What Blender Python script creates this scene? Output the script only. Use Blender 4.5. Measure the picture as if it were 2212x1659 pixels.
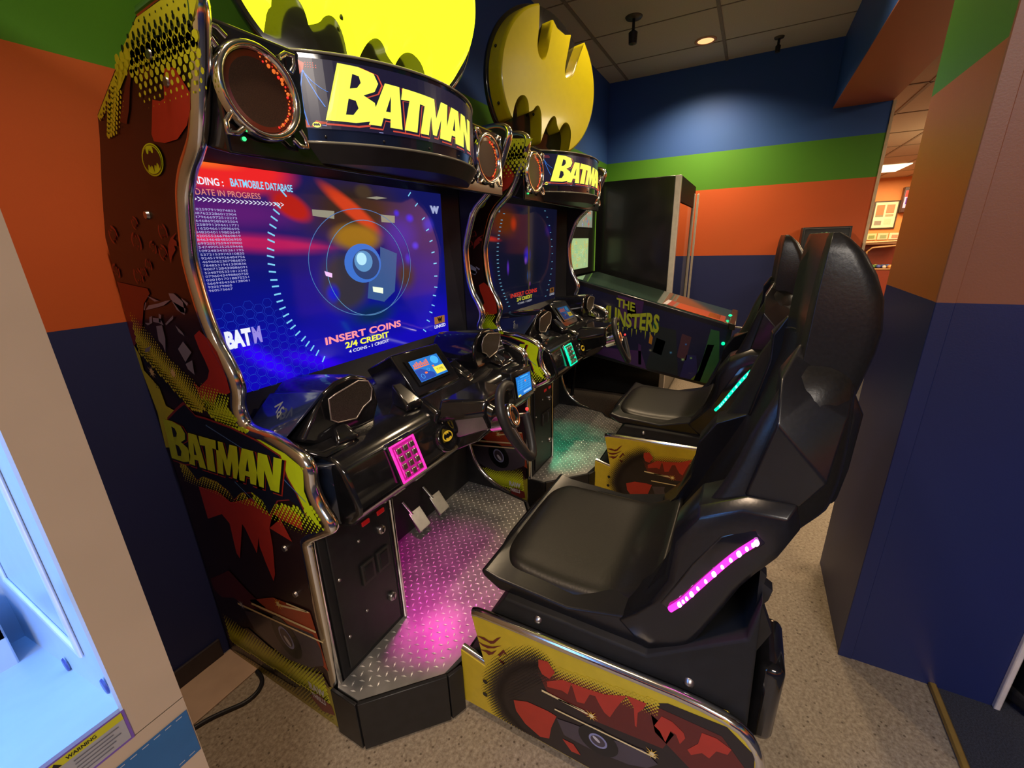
import bpy, bmesh, math, random
from mathutils import Vector, Matrix
random.seed(7)
S = bpy.context.scene
for o in list(bpy.data.objects): bpy.data.objects.remove(o)

# ------------------------------------------------------------------ camera
cam_d = bpy.data.cameras.new('camera'); cam = bpy.data.objects.new('camera', cam_d)
S.collection.objects.link(cam); S.camera = cam
RIGHT = Vector((0.47297328, -0.88061136, -0.02863403))
DOWN = Vector((-0.28781512, -0.12370518, -0.94966283))
FWD = Vector((0.8327417, 0.45740645, -0.31196251))
cam.matrix_world = Matrix(((RIGHT.x, -DOWN.x, -FWD.x, 0.0), (RIGHT.y, -DOWN.y, -FWD.y, 0.0),
                           (RIGHT.z, -DOWN.z, -FWD.z, 1.355), (0, 0, 0, 1)))
cam_d.sensor_width = 36.0; cam_d.lens = 36.0 * 921.2 / 2212.0; cam_d.clip_start = 0.02; cam_d.clip_end = 60

# ------------------------------------------------------------------ world, exposure
S.view_settings.view_transform = 'Standard'; S.view_settings.look = 'None'
S.view_settings.gamma = 1.0; S.view_settings.use_curve_mapping = False
S.view_settings.exposure = 0.0
wd = bpy.data.worlds.new('world'); S.world = wd; wd.use_nodes = True
wd.node_tree.nodes['Background'].inputs[0].default_value = (1.0, 0.80, 0.60, 1)
wd.node_tree.nodes['Background'].inputs[1].default_value = 0.02

# ------------------------------------------------------------------ room lamps and added fills
def lamp(name, kind, loc, power, col, size=0.1, rot=(0, 0, 0), spot=None, blend=0.6, sy=None):
    d = bpy.data.lights.new(name, kind); d.energy = power; d.color = col
    if kind == 'AREA':
        d.size = size
        if sy: d.shape = 'RECTANGLE'; d.size_y = sy
    elif kind == 'SPOT':
        d.spot_size = math.radians(spot); d.spot_blend = blend; d.shadow_soft_size = size
    else: d.shadow_soft_size = size
    o = bpy.data.objects.new(name, d); S.collection.objects.link(o); o.location = loc; o.rotation_euler = rot
    return o
WARM = (1.0, 0.74, 0.45)
CEIL = 2.869
lamp('ceiling_spot', 'SPOT', (4.41, 0.54, CEIL - 0.03), 170, WARM, 0.06, spot=140, blend=1.0)
lamp('ceiling_spot', 'SPOT', (2.50, 0.54, CEIL - 0.03), 55, WARM, 0.06, spot=130, blend=0.8)
lamp('ceiling_spot', 'SPOT', (0.44, 0.60, CEIL - 0.03), 72, (1.0, 0.73, 0.50), 0.06, spot=88, blend=0.6)
lamp('ceiling_spot', 'SPOT', (2.6, -0.20, CEIL - 0.05), 60, WARM, 0.07, spot=140, blend=0.9)
lamp('ceiling_panel_light', 'AREA', (-1.7, -1.3, CEIL - 0.02), 95, (1.0, 0.88, 0.76), 0.6, sy=1.2)
lamp('side_room_fill', 'AREA', (3.2, -2.4, 2.56), 45, (1.0, 0.80, 0.55), 0.6, sy=1.2)  # added unseen fill, brightens the cream trim and side ceiling
lamp('far_room_fill', 'POINT', (8.0, -2.6, 1.7), 45, (1.0, 0.74, 0.42), 0.3)  # added unseen fill that lifts the far room ceiling
lamp('far_room_panel', 'AREA', (9.0, -2.6, 2.55), 260, (1.0, 0.70, 0.38), 2.5)
lamp('far_room_panel', 'AREA', (12.6, -2.6, 2.55), 160, (1.0, 0.70, 0.38), 1.5)

# ------------------------------------------------------------------ materials
def nodes(name):
    m = bpy.data.materials.new(name); m.use_nodes = True
    nt = m.node_tree; b = nt.nodes['Principled BSDF']; return m, nt, b
def mat(name, col, rough=0.5, metal=0.0, var=0.06, scale=30.0, bump=0.0, emit=None, es=0.0, coat=0.0, spec=0.5):
    m, nt, b = nodes(name)
    n = nt.nodes.new('ShaderNodeTexNoise'); n.inputs['Scale'].default_value = scale; n.inputs['Detail'].default_value = 3
    tc = nt.nodes.new('ShaderNodeTexCoord'); nt.links.new(tc.outputs['Object'], n.inputs['Vector'])
    r = nt.nodes.new('ShaderNodeValToRGB')
    r.color_ramp.elements[0].color = tuple(c * (1 - var) for c in col) + (1,)
    r.color_ramp.elements[1].color = tuple(min(1, c * (1 + var)) for c in col) + (1,)
    r.color_ramp.elements[0].position = 0.35; r.color_ramp.elements[1].position = 0.65
    nt.links.new(n.outputs['Fac'], r.inputs['Fac']); nt.links.new(r.outputs['Color'], b.inputs['Base Color'])
    b.inputs['Roughness'].default_value = rough; b.inputs['Metallic'].default_value = metal
    b.inputs['Specular IOR Level'].default_value = spec
    if coat: b.inputs['Coat Weight'].default_value = coat; b.inputs['Coat Roughness'].default_value = 0.08
    if bump:
        bp = nt.nodes.new('ShaderNodeBump'); bp.inputs['Strength'].default_value = bump; bp.inputs['Distance'].default_value = 0.002
        nt.links.new(n.outputs['Fac'], bp.inputs['Height']); nt.links.new(bp.outputs['Normal'], b.inputs['Normal'])
    if emit:
        b.inputs['Emission Color'].default_value = tuple(emit) + (1,); b.inputs['Emission Strength'].default_value = es
    return m
_c = {}
def pm(name, *a, **k):
    if name not in _c: _c[name] = mat(name, *a, **k)
    return _c[name]
def em(name, col, s=1.0):
    return pm(name, tuple(0.25 * c for c in col), 0.25, emit=col, es=s, var=0.0)

BLACKG = pm('black_gloss_plastic', (0.010, 0.010, 0.012), 0.12, coat=0.6, var=0.2)
BLACK = pm('black_satin', (0.012, 0.012, 0.014), 0.42, var=0.2)
BLACKM = pm('black_matte', (0.008, 0.008, 0.009), 0.7, var=0.2)
NAVYP = pm('navy_gloss_plastic', (0.010, 0.016, 0.035), 0.18, coat=0.5, var=0.1)
CHROME = pm('chrome', (0.80, 0.79, 0.76), 0.14, 1.0, var=0.02)
STEEL = pm('steel', (0.45, 0.44, 0.43), 0.32, 1.0, var=0.08)
VINYL = pm('black_vinyl', (0.013, 0.012, 0.011), 0.33, var=0.15, scale=180, bump=0.12, spec=0.42)
VINYLS = pm('black_shell_vinyl', (0.009, 0.009, 0.011), 0.27, var=0.15, scale=140, bump=0.06, spec=0.6)
GLASSD = pm('smoked_glass', (0.01, 0.01, 0.012), 0.05, coat=1.0)
P = lambda n, c, r=0.34: pm('print_' + n, c, r, coat=0.12, var=0.04)
YEL = P('yellow', (0.74, 0.78, 0.03)); YELG = P('lime_yellow', (0.70, 0.95, 0.015)); GOLD = P('golden_yellow', (0.66, 0.50, 0.03))
RED = P('red', (0.48, 0.035, 0.02)); DRED = P('dark_red', (0.10, 0.012, 0.01)); MAROON = P('maroon_black', (0.022, 0.008, 0.010))
INK = P('ink_black', (0.008, 0.008, 0.010)); NAVYK = P('ink_navy', (0.006, 0.010, 0.030)); LILAC = P('lilac', (0.28, 0.30, 0.55))
ORNG = P('orange', (0.55, 0.16, 0.03)); GREYP = P('violet_grey', (0.07, 0.055, 0.075)); PALE = P('pale_yellow', (0.9, 0.75, 0.4))
WHITEP = P('white', (0.62, 0.60, 0.66)); BROWNP = P('brown', (0.10, 0.06, 0.03)); LRED = P('line_red', (0.30, 0.03, 0.03)); BLUEP = P('line_blue', (0.08, 0.2, 0.6))

def stripes(name, stops, rough=0.45, axis='Z'):
    # painted horizontal bands: stops = [(height from which the colour starts, colour)]
    m, nt, b = nodes(name)
    g = nt.nodes.new('ShaderNodeNewGeometry'); s = nt.nodes.new('ShaderNodeSeparateXYZ'); nt.links.new(g.outputs['Position'], s.inputs[0])
    mp = nt.nodes.new('ShaderNodeMath'); mp.operation = 'DIVIDE'; mp.inputs[1].default_value = 3.0
    nt.links.new(s.outputs[axis], mp.inputs[0])
    r = nt.nodes.new('ShaderNodeValToRGB'); r.color_ramp.interpolation = 'CONSTANT'
    els = r.color_ramp.elements
    els[0].position = 0; els[0].color = tuple(stops[0][1]) + (1,)
    els[1].position = stops[1][0] / 3.0; els[1].color = tuple(stops[1][1]) + (1,)
    for z, c in stops[2:]:
        e = els.new(z / 3.0); e.color = tuple(c) + (1,)
    nt.links.new(mp.outputs[0], r.inputs[0])
    n = nt.nodes.new('ShaderNodeTexNoise'); n.inputs['Scale'].default_value = 2.2; n.inputs['Detail'].default_value = 5
    mx = nt.nodes.new('ShaderNodeMix'); mx.data_type = 'RGBA'; mx.blend_type = 'MULTIPLY'; mx.inputs[0].default_value = 0.18
    nt.links.new(g.outputs['Position'], n.inputs['Vector'])
    nt.links.new(r.outputs[0], mx.inputs[6]); nt.links.new(n.outputs['Color'], mx.inputs[7]); nt.links.new(mx.outputs[2], b.inputs['Base Color'])
    n2 = nt.nodes.new('ShaderNodeTexNoise'); n2.inputs['Scale'].default_value = 220; nt.links.new(g.outputs['Position'], n2.inputs['Vector'])
    bp = nt.nodes.new('ShaderNodeBump'); bp.inputs['Strength'].default_value = 0.12; bp.inputs['Distance'].default_value = 0.002
    nt.links.new(n2.outputs['Fac'], bp.inputs['Height']); nt.links.new(bp.outputs['Normal'], b.inputs['Normal'])
    b.inputs['Roughness'].default_value = rough
    return m
NAVY = (0.018, 0.028, 0.135); ORANGE = (0.72, 0.125, 0.024); GREEN = (0.085, 0.30, 0.015); BLUE = (0.030, 0.110, 0.42)
WALLP = stripes('wall_bands', [(0, NAVY), (1.177, ORANGE), (1.795, GREEN), (2.125, BLUE)], 0.62)
PILLP = stripes('pillar_bands', [(0, NAVY), (1.183, (0.50, 0.155, 0.025)), (1.735, GREEN), (2.07, BLUE)], 0.42)
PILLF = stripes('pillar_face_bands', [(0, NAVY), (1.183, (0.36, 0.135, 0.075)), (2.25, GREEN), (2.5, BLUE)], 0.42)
SOFF = stripes('soffit_paint', [(0, (0.50, 0.15, 0.05)), (2.361, BLUE), (2.9, BLUE)], 0.5)

def floor_mat():
    m, nt, b = nodes('speckled_floor')
    g = nt.nodes.new('ShaderNodeNewGeometry')
    n = nt.nodes.new('ShaderNodeTexNoise'); n.inputs['Scale'].default_value = 95; n.inputs['Detail'].default_value = 6; n.inputs['Roughness'].default_value = 0.7
    nt.links.new(g.outputs['Position'], n.inputs['Vector'])
    r = nt.nodes.new('ShaderNodeValToRGB'); e = r.color_ramp.elements
    e[0].position = 0.30; e[0].color = (0.17, 0.125, 0.085, 1); e[1].position = 0.68; e[1].color = (0.46, 0.385, 0.29, 1)
    nt.links.new(n.outputs['Fac'], r.inputs[0])
    v = nt.nodes.new('ShaderNodeTexVoronoi'); v.inputs['Scale'].default_value = 42; nt.links.new(g.outputs['Position'], v.inputs['Vector'])
    lt = nt.nodes.new('ShaderNodeValToRGB'); lt.color_ramp.elements[0].position = 0.10; lt.color_ramp.elements[1].position = 0.17
    lt.color_ramp.elements[0].color = (0.22, 0.18, 0.15, 1); lt.color_ramp.elements[1].color = (1, 1, 1, 1)
    nt.links.new(v.outputs['Distance'], lt.inputs[0])
    mx = nt.nodes.new('ShaderNodeMix'); mx.data_type = 'RGBA'; mx.blend_type = 'MULTIPLY'; mx.inputs[0].default_value = 0.75
    nt.links.new(r.outputs[0], mx.inputs[6]); nt.links.new(lt.outputs[0], mx.inputs[7]); nt.links.new(mx.outputs[2], b.inputs['Base Color'])
    b.inputs['Roughness'].default_value = 0.5
    bp = nt.nodes.new('ShaderNodeBump'); bp.inputs['Strength'].default_value = 0.3; bp.inputs['Distance'].default_value = 0.003
    nt.links.new(n.outputs['Fac'], bp.inputs['Height']); nt.links.new(bp.outputs['Normal'], b.inputs['Normal'])
    return m
FLOORM = floor_mat()

# ------------------------------------------------------------------ mesh helpers
class MB:
    def __init__(s): s.v = []; s.f = []; s.m = []; s.mats = []; s.sm = []
    def mi(s, m):
        if m not in s.mats: s.mats.append(m)
        return s.mats.index(m)
    def add(s, vs, fs, m, smooth=False):
        b = len(s.v); s.v += [tuple(v) for v in vs]; k = s.mi(m)
        for f in fs: s.f.append(tuple(b + i for i in f)); s.m.append(k); s.sm.append(smooth)
        return s
    def box(s, x0, x1, y0, y1, z0, z1, m):
        v = [(x, y, z) for z in (z0, z1) for y in (y0, y1) for x in (x0, x1)]
        return s.add(v, [(0, 2, 3, 1), (4, 5, 7, 6), (0, 1, 5, 4), (2, 6, 7, 3), (0, 4, 6, 2), (1, 3, 7, 5)], m)
    def hexa(s, a, b, m):       # two quads (front, back) in matching order
        v = list(a) + list(b); n = len(a)
        fs = [tuple(range(n))[::-1], tuple(range(n, 2 * n))] + [(i, (i + 1) % n, n + (i + 1) % n, n + i) for i in range(n)]
        return s.add(v, fs, m)
    def poly(s, pts, m): return s.add(pts, [tuple(range(len(pts)))], m)
    def prismx(s, yz, x0, x1, m, smooth=False): return s.hexa([(x0, y, z) for y, z in yz], [(x1, y, z) for y, z in yz], m)
    def prismy(s, xz, y0, y1, m): return s.hexa([(x, y0, z) for x, z in xz], [(x, y1, z) for x, z in xz], m)
    def prismz(s, xy, z0, z1, m): return s.hexa([(x, y, z0) for x, y in xy], [(x, y, z1) for x, y in xy], m)
    def cyl(s, a, b, r0, r1, m, n=20, cap=True, smooth=True):
        a = Vector(a); b = Vector(b); d = (b - a).normalized()
        u = d.orthogonal().normalized(); w = d.cross(u); v = []
        for c, r in ((a, r0), (b, r1)):
            v += [c + u * r * math.cos(2 * math.pi * i / n) + w * r * math.sin(2 * math.pi * i / n) for i in range(n)]
        s.add(v, [(i, (i + 1) % n, n + (i + 1) % n, n + i) for i in range(n)], m, smooth)
        if cap: s.add(v[:n], [tuple(range(n))[::-1]], m); s.add(v[n:], [tuple(range(n))], m)
        return s
    def tube(s, pts, r, m, n=10, closed=False, rs=None, flat=None):
        pts = [Vector(p) for p in pts]; k = len(pts); rings = []; up = None
        for i, p in enumerate(pts):
            if closed: t = (pts[(i + 1) % k] - pts[i - 1]).normalized()
            else: t = (pts[min(i + 1, k - 1)] - pts[max(i - 1, 0)]).normalized()
            if up is None: up = t.orthogonal().normalized()
            up = (up - t * up.dot(t)).normalized(); w = t.cross(up); rr = rs[i] if rs else r
            rings.append([p + up * rr * math.cos(2 * math.pi * j / n) + w * rr * math.sin(2 * math.pi * j / n) for j in range(n)])
        v = [q for g in rings for q in g]; fs = []
        for i in range(k if closed else k - 1):
            a = i * n; b = ((i + 1) % k) * n
            fs += [(a + j, a + (j + 1) % n, b + (j + 1) % n, b + j) for j in range(n)]
        s.add(v, fs, m, True)
        if not closed: s.add(rings[0], [tuple(range(n))[::-1]], m); s.add(rings[-1], [tuple(range(n))], m)
        return s
    def lathe(s, prof, c, ax, m, n=32, ux=None, sx=1.0, sy=1.0):    # prof: (radius, along axis)
        c = Vector(c); ax = Vector(ax).normalized(); u = Vector(ux).normalized() if ux else ax.orthogonal().normalized(); w = ax.cross(u)
        v = []
        for r, h in prof:
            v += [c + ax * h + u * r * sx * math.cos(2 * math.pi * i / n) + w * r * sy * math.sin(2 * math.pi * i / n) for i in range(n)]
        fs = []
        for k in range(len(prof) - 1):
            fs += [(k * n + i, k * n + (i + 1) % n, (k + 1) * n + (i + 1) % n, (k + 1) * n + i) for i in range(n)]
        return s.add(v, fs, m, True)
    def loft(s, rings, m, cap=True):
        n = len(rings[0]); v = [q for r in rings for q in r]; fs = []
        for k in range(len(rings) - 1):
            fs += [(k * n + i, k * n + (i + 1) % n, (k + 1) * n + (i + 1) % n, (k + 1) * n + i) for i in range(n)]
        if cap: fs += [tuple(range(n))[::-1], tuple(range((len(rings) - 1) * n, len(rings) * n))]
        return s.add(v, fs, m, True)
    def ball(s, c, r, m, n=12, sc=(1, 1, 1)):
        prof = [(math.sin(math.pi * i / 8) * r * 1.0, -math.cos(math.pi * i / 8) * r) for i in range(9)]
        c = Vector(c); v = []
        for rr, h in prof: v += [(c.x + rr * math.cos(2 * math.pi * i / n) * sc[0], c.y + rr * math.sin(2 * math.pi * i / n) * sc[1], c.z + h * sc[2]) for i in range(n)]
        fs = [(k * n + i, k * n + (i + 1) % n, (k + 1) * n + (i + 1) % n, (k + 1) * n + i) for k in range(8) for i in range(n)]
        return s.add(v, fs, m, True)
    def build(s, name, parent=None, bevel=0, seg=2, sub=0, origin=None, fix=True, ang=35):
        me = bpy.data.meshes.new(name)
        O = Vector(origin) if origin else (parent_world(parent) if parent else Vector((0, 0, 0)))
        me.from_pydata([tuple(Vector(v) - O) for v in s.v], [], s.f)
        for m in s.mats: me.materials.append(m)
        for i, p in enumerate(me.polygons): p.material_index = s.m[i]; p.use_smooth = s.sm[i]
        if fix:
            bm = bmesh.new(); bm.from_mesh(me); bmesh.ops.recalc_face_normals(bm, faces=bm.faces[:]); bm.to_mesh(me); bm.free()
        o = bpy.data.objects.new(name, me); S.collection.objects.link(o)
        if parent: o.parent = parent
        else: o.location = O
        if origin and parent: o.location = Vector(origin) - parent_world(parent)
        if bevel:
            b = o.modifiers.new('b', 'BEVEL'); b.width = bevel; b.segments = seg; b.limit_method = 'ANGLE'; b.angle_limit = math.radians(ang)
            b.harden_normals = False
            for p in me.polygons: p.use_smooth = True
            try: me.set_sharp_from_angle(angle=math.radians(50))
            except Exception: pass
        if sub:
            d = o.modifiers.new('s', 'SUBSURF'); d.levels = sub; d.render_levels = sub
            for p in me.polygons: p.use_smooth = True
        return o
def parent_world(p):
    v = Vector((0, 0, 0))
    while p: v = v + p.location; p = p.parent
    return v
def empty(name, loc):
    o = bpy.data.objects.new(name, None); S.collection.objects.link(o); o.location = loc; o.empty_display_size = 0.1; return o
def tag(o, label=None, cat=None, group=None, kind=None):
    if label: o['label'] = label
    if cat: o['category'] = cat
    if group: o['group'] = group
    if kind: o['kind'] = kind
    return o
def struct(o): o['kind'] = 'structure'; return o

_tx = {}
def text_geo(t, bold=0.0):
    k = (t, bold)
    if k in _tx: return _tx[k]
    c = bpy.data.curves.new('t', 'FONT'); c.body = t; c.offset = bold; c.resolution_u = 3
    o = bpy.data.objects.new('t', c); S.collection.objects.link(o)
    dg = bpy.context.evaluated_depsgraph_get(); me = o.evaluated_get(dg).to_mesh()
    v = [(p.co.x, p.co.y) for p in me.vertices]; f = [tuple(p.vertices) for p in me.polygons]
    o.evaluated_get(dg).to_mesh_clear(); bpy.data.objects.remove(o); bpy.data.curves.remove(c)
    xs = [p[0] for p in v]; ys = [p[1] for p in v]; x0, x1, y0, y1 = min(xs), max(xs), min(ys), max(ys)
    r = ([((x - x0) / (x1 - x0), (y - y0) / (y1 - y0)) for x, y in v], f); _tx[k] = r; return r
def put_text(mb, t, fn, m, bold=0.01):
    v, f = text_geo(t, bold); mb.add([fn(a, b) for a, b in v], f, m)
def clip_u(poly, u, keep_low):
    out = []; n = len(poly)
    for i in range(n):
        a, b = poly[i], poly[(i + 1) % n]; ia = (a[0] <= u) == keep_low or a[0] == u; ib = (b[0] <= u) == keep_low or b[0] == u
        if ia: out.append(a)
        if ia != ib and a[0] != b[0]: t = (u - a[0]) / (b[0] - a[0]); out.append((u, a[1] + (b[1] - a[1]) * t))
    return out
def put_poly2(mb, pts, fn, m, du=None):
    # triangulated 2-D polygon placed through fn(a, b) -> 3-D; du slices it so it can follow a curved face
    from mathutils.geometry import tessellate_polygon
    tri = tessellate_polygon([[Vector((p[0], p[1], 0)) for p in pts]])
    if not du:
        mb.add([fn(*p) for p in pts], [tuple(t) for t in tri], m); return
    for t in tri:
        q = [tuple(pts[i]) for i in t]; lo = min(p[0] for p in q); hi = max(p[0] for p in q); k = math.floor(lo / du)
        while k * du < hi:
            s = clip_u(q, (k + 1) * du, True); s = clip_u(s, k * du, False) if len(s) > 2 else s
            if len(s) > 2: mb.add([fn(*p) for p in s], [tuple(range(len(s)))], m)
            k += 1
def inpoly(p, poly):
    c = False; n = len(poly)
    for i in range(n):
        a, b = poly[i], poly[i - 1]
        if (a[1] > p[1]) != (b[1] > p[1]) and p[0] < (b[0] - a[0]) * (p[1] - a[1]) / (b[1] - a[1]) + a[0]: c = not c
    return c
def dot(mb, a, b, r, fn, m, n=8, sx=1.0): put_poly2(mb, [(a + r * sx * math.cos(2 * math.pi * i / n), b + r * math.sin(2 * math.pi * i / n)) for i in range(n)], fn, m)
# bat emblem outline in a unit disc, and the word logo letters
BATH = [(0, .62), (.05, .62), (.07, .80), (.13, .58), (.17, .47), (.30, .42), (.36, .52), (.38, .70), (.36, .88), (.60, .72), (.80, .48), (.92, .20), (.95, -.05), (.90, -.32), (.78, -.52), (.62, -.70), (.60, -.48), (.54, -.33), (.44, -.27), (.36, -.36), (.30, -.50), (.24, -.40), (.17, -.37), (.09, -.44), (.04, -.62), (0, -.90)]
BAT = [(x, y) for x, y in BATH] + [(-x, y) for x, y in BATH[::-1][1:-1]]
GL = {'B': ([(0, 0), (.03, 1), (.45, 1), (.80, .94), (.93, .78), (.88, .62), (.66, .52), (.92, .42), (1, .24), (.90, .06), (.60, 0)], [[(.36, .60), (.36, .86), (.50, .84), (.56, .73), (.50, .63)], [(.37, .13), (.37, .42), (.52, .40), (.60, .27), (.52, .14)]]),
      'A': ([(0, 0), (.27, 1), (.72, 1), (1, 0), (.62, 0), (.59, .20), (.38, .20), (.35, 0)], [[(.42, .36), (.50, .74), (.56, .36)]]),
      'T': ([(0, 1), (0, .72), (.29, .74), (.25, 0), (.70, 0), (.68, .74), (1, .72), (1, 1)], []),
      'M': ([(0, 0), (.06, 1), (.36, 1), (.50, .50), (.64, 1), (.94, 1), (1, 0), (.72, 0), (.70, .52), (.57, .04), (.43, .04), (.30, .52), (.28, 0)], []),
      'N': ([(0, 0), (.04, 1), (.40, 1), (.68, .46), (.66, 1), (.98, 1), (1, 0), (.64, 0), (.32, .54), (.34, 0)], [])}
WORD = [('B', 0, .225, 1.22), ('A', .195, .37, 1.0), ('T', .34, .51, 1.0), ('M', .48, .68, 1.0), ('A', .655, .845, 1.0), ('N', .82, 1.0, 1.0)]
def word_logo(mb, fn, face, edge, shadow, d=0.0008, du=None):
    # fn(u, v, lift): u 0..1 along the word, v 0..1 cap height
    for L, a, b, h in WORD:
        outer, holes = GL[L]; w = b - a
        def tr(p, gx=0.0, gy=0.0, ox=0.0, oy=0.0):
            return (a + w * (0.5 + (p[0] - 0.5) * (1 + gx)) + ox, h * (0.5 + (p[1] - 0.5) * (1 + gy)) + oy)
        put_poly2(mb, [tr(p, .10, .08, .016, -.05) for p in outer], lambda q, r: fn(q, r, d), edge, du)
        put_poly2(mb, [tr(p, .05, .04, .012, -.035) for p in outer], lambda q, r: fn(q, r, 2 * d), shadow, du)
        put_poly2(mb, [tr(p) for p in outer], lambda q, r: fn(q, r, 3 * d), face, du)
        for hl in holes: put_poly2(mb, [tr(p) for p in hl], lambda q, r: fn(q, r, 4 * d), shadow, du)
def halftone(mb, region, p0, p1, width, fn, light, dark, step=0.0125, inside_dark=True, rmax=0.62):
    # dots that shrink away from the line p0-p1 (positive side = left of the direction)
    ax, ay = p0; bx, by = p1; L = math.hypot(bx - ax, by - ay); nx, ny = -(by - ay) / L, (bx - ax) / L
    ys = [p[0] for p in region]; zs = [p[1] for p in region]; j = 0
    z = min(zs)
    while z < max(zs):
        y = min(ys) + (step / 2 if j % 2 else 0)
        while y < max(ys):
            if inpoly((y, z), region):
                t = ((y - ax) * nx + (z - ay) * ny) / width
                if 0 <= t < 1: dot(mb, y, z, step * rmax * (1 - t) ** 0.7 + 0.0003, fn, light, 7)
                elif inside_dark and -1 < t < 0: dot(mb, y, z, step * rmax * 0.62 * (1 + t), fn, dark, 7)
            y += step
        z += step * 0.62; j += 1
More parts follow.
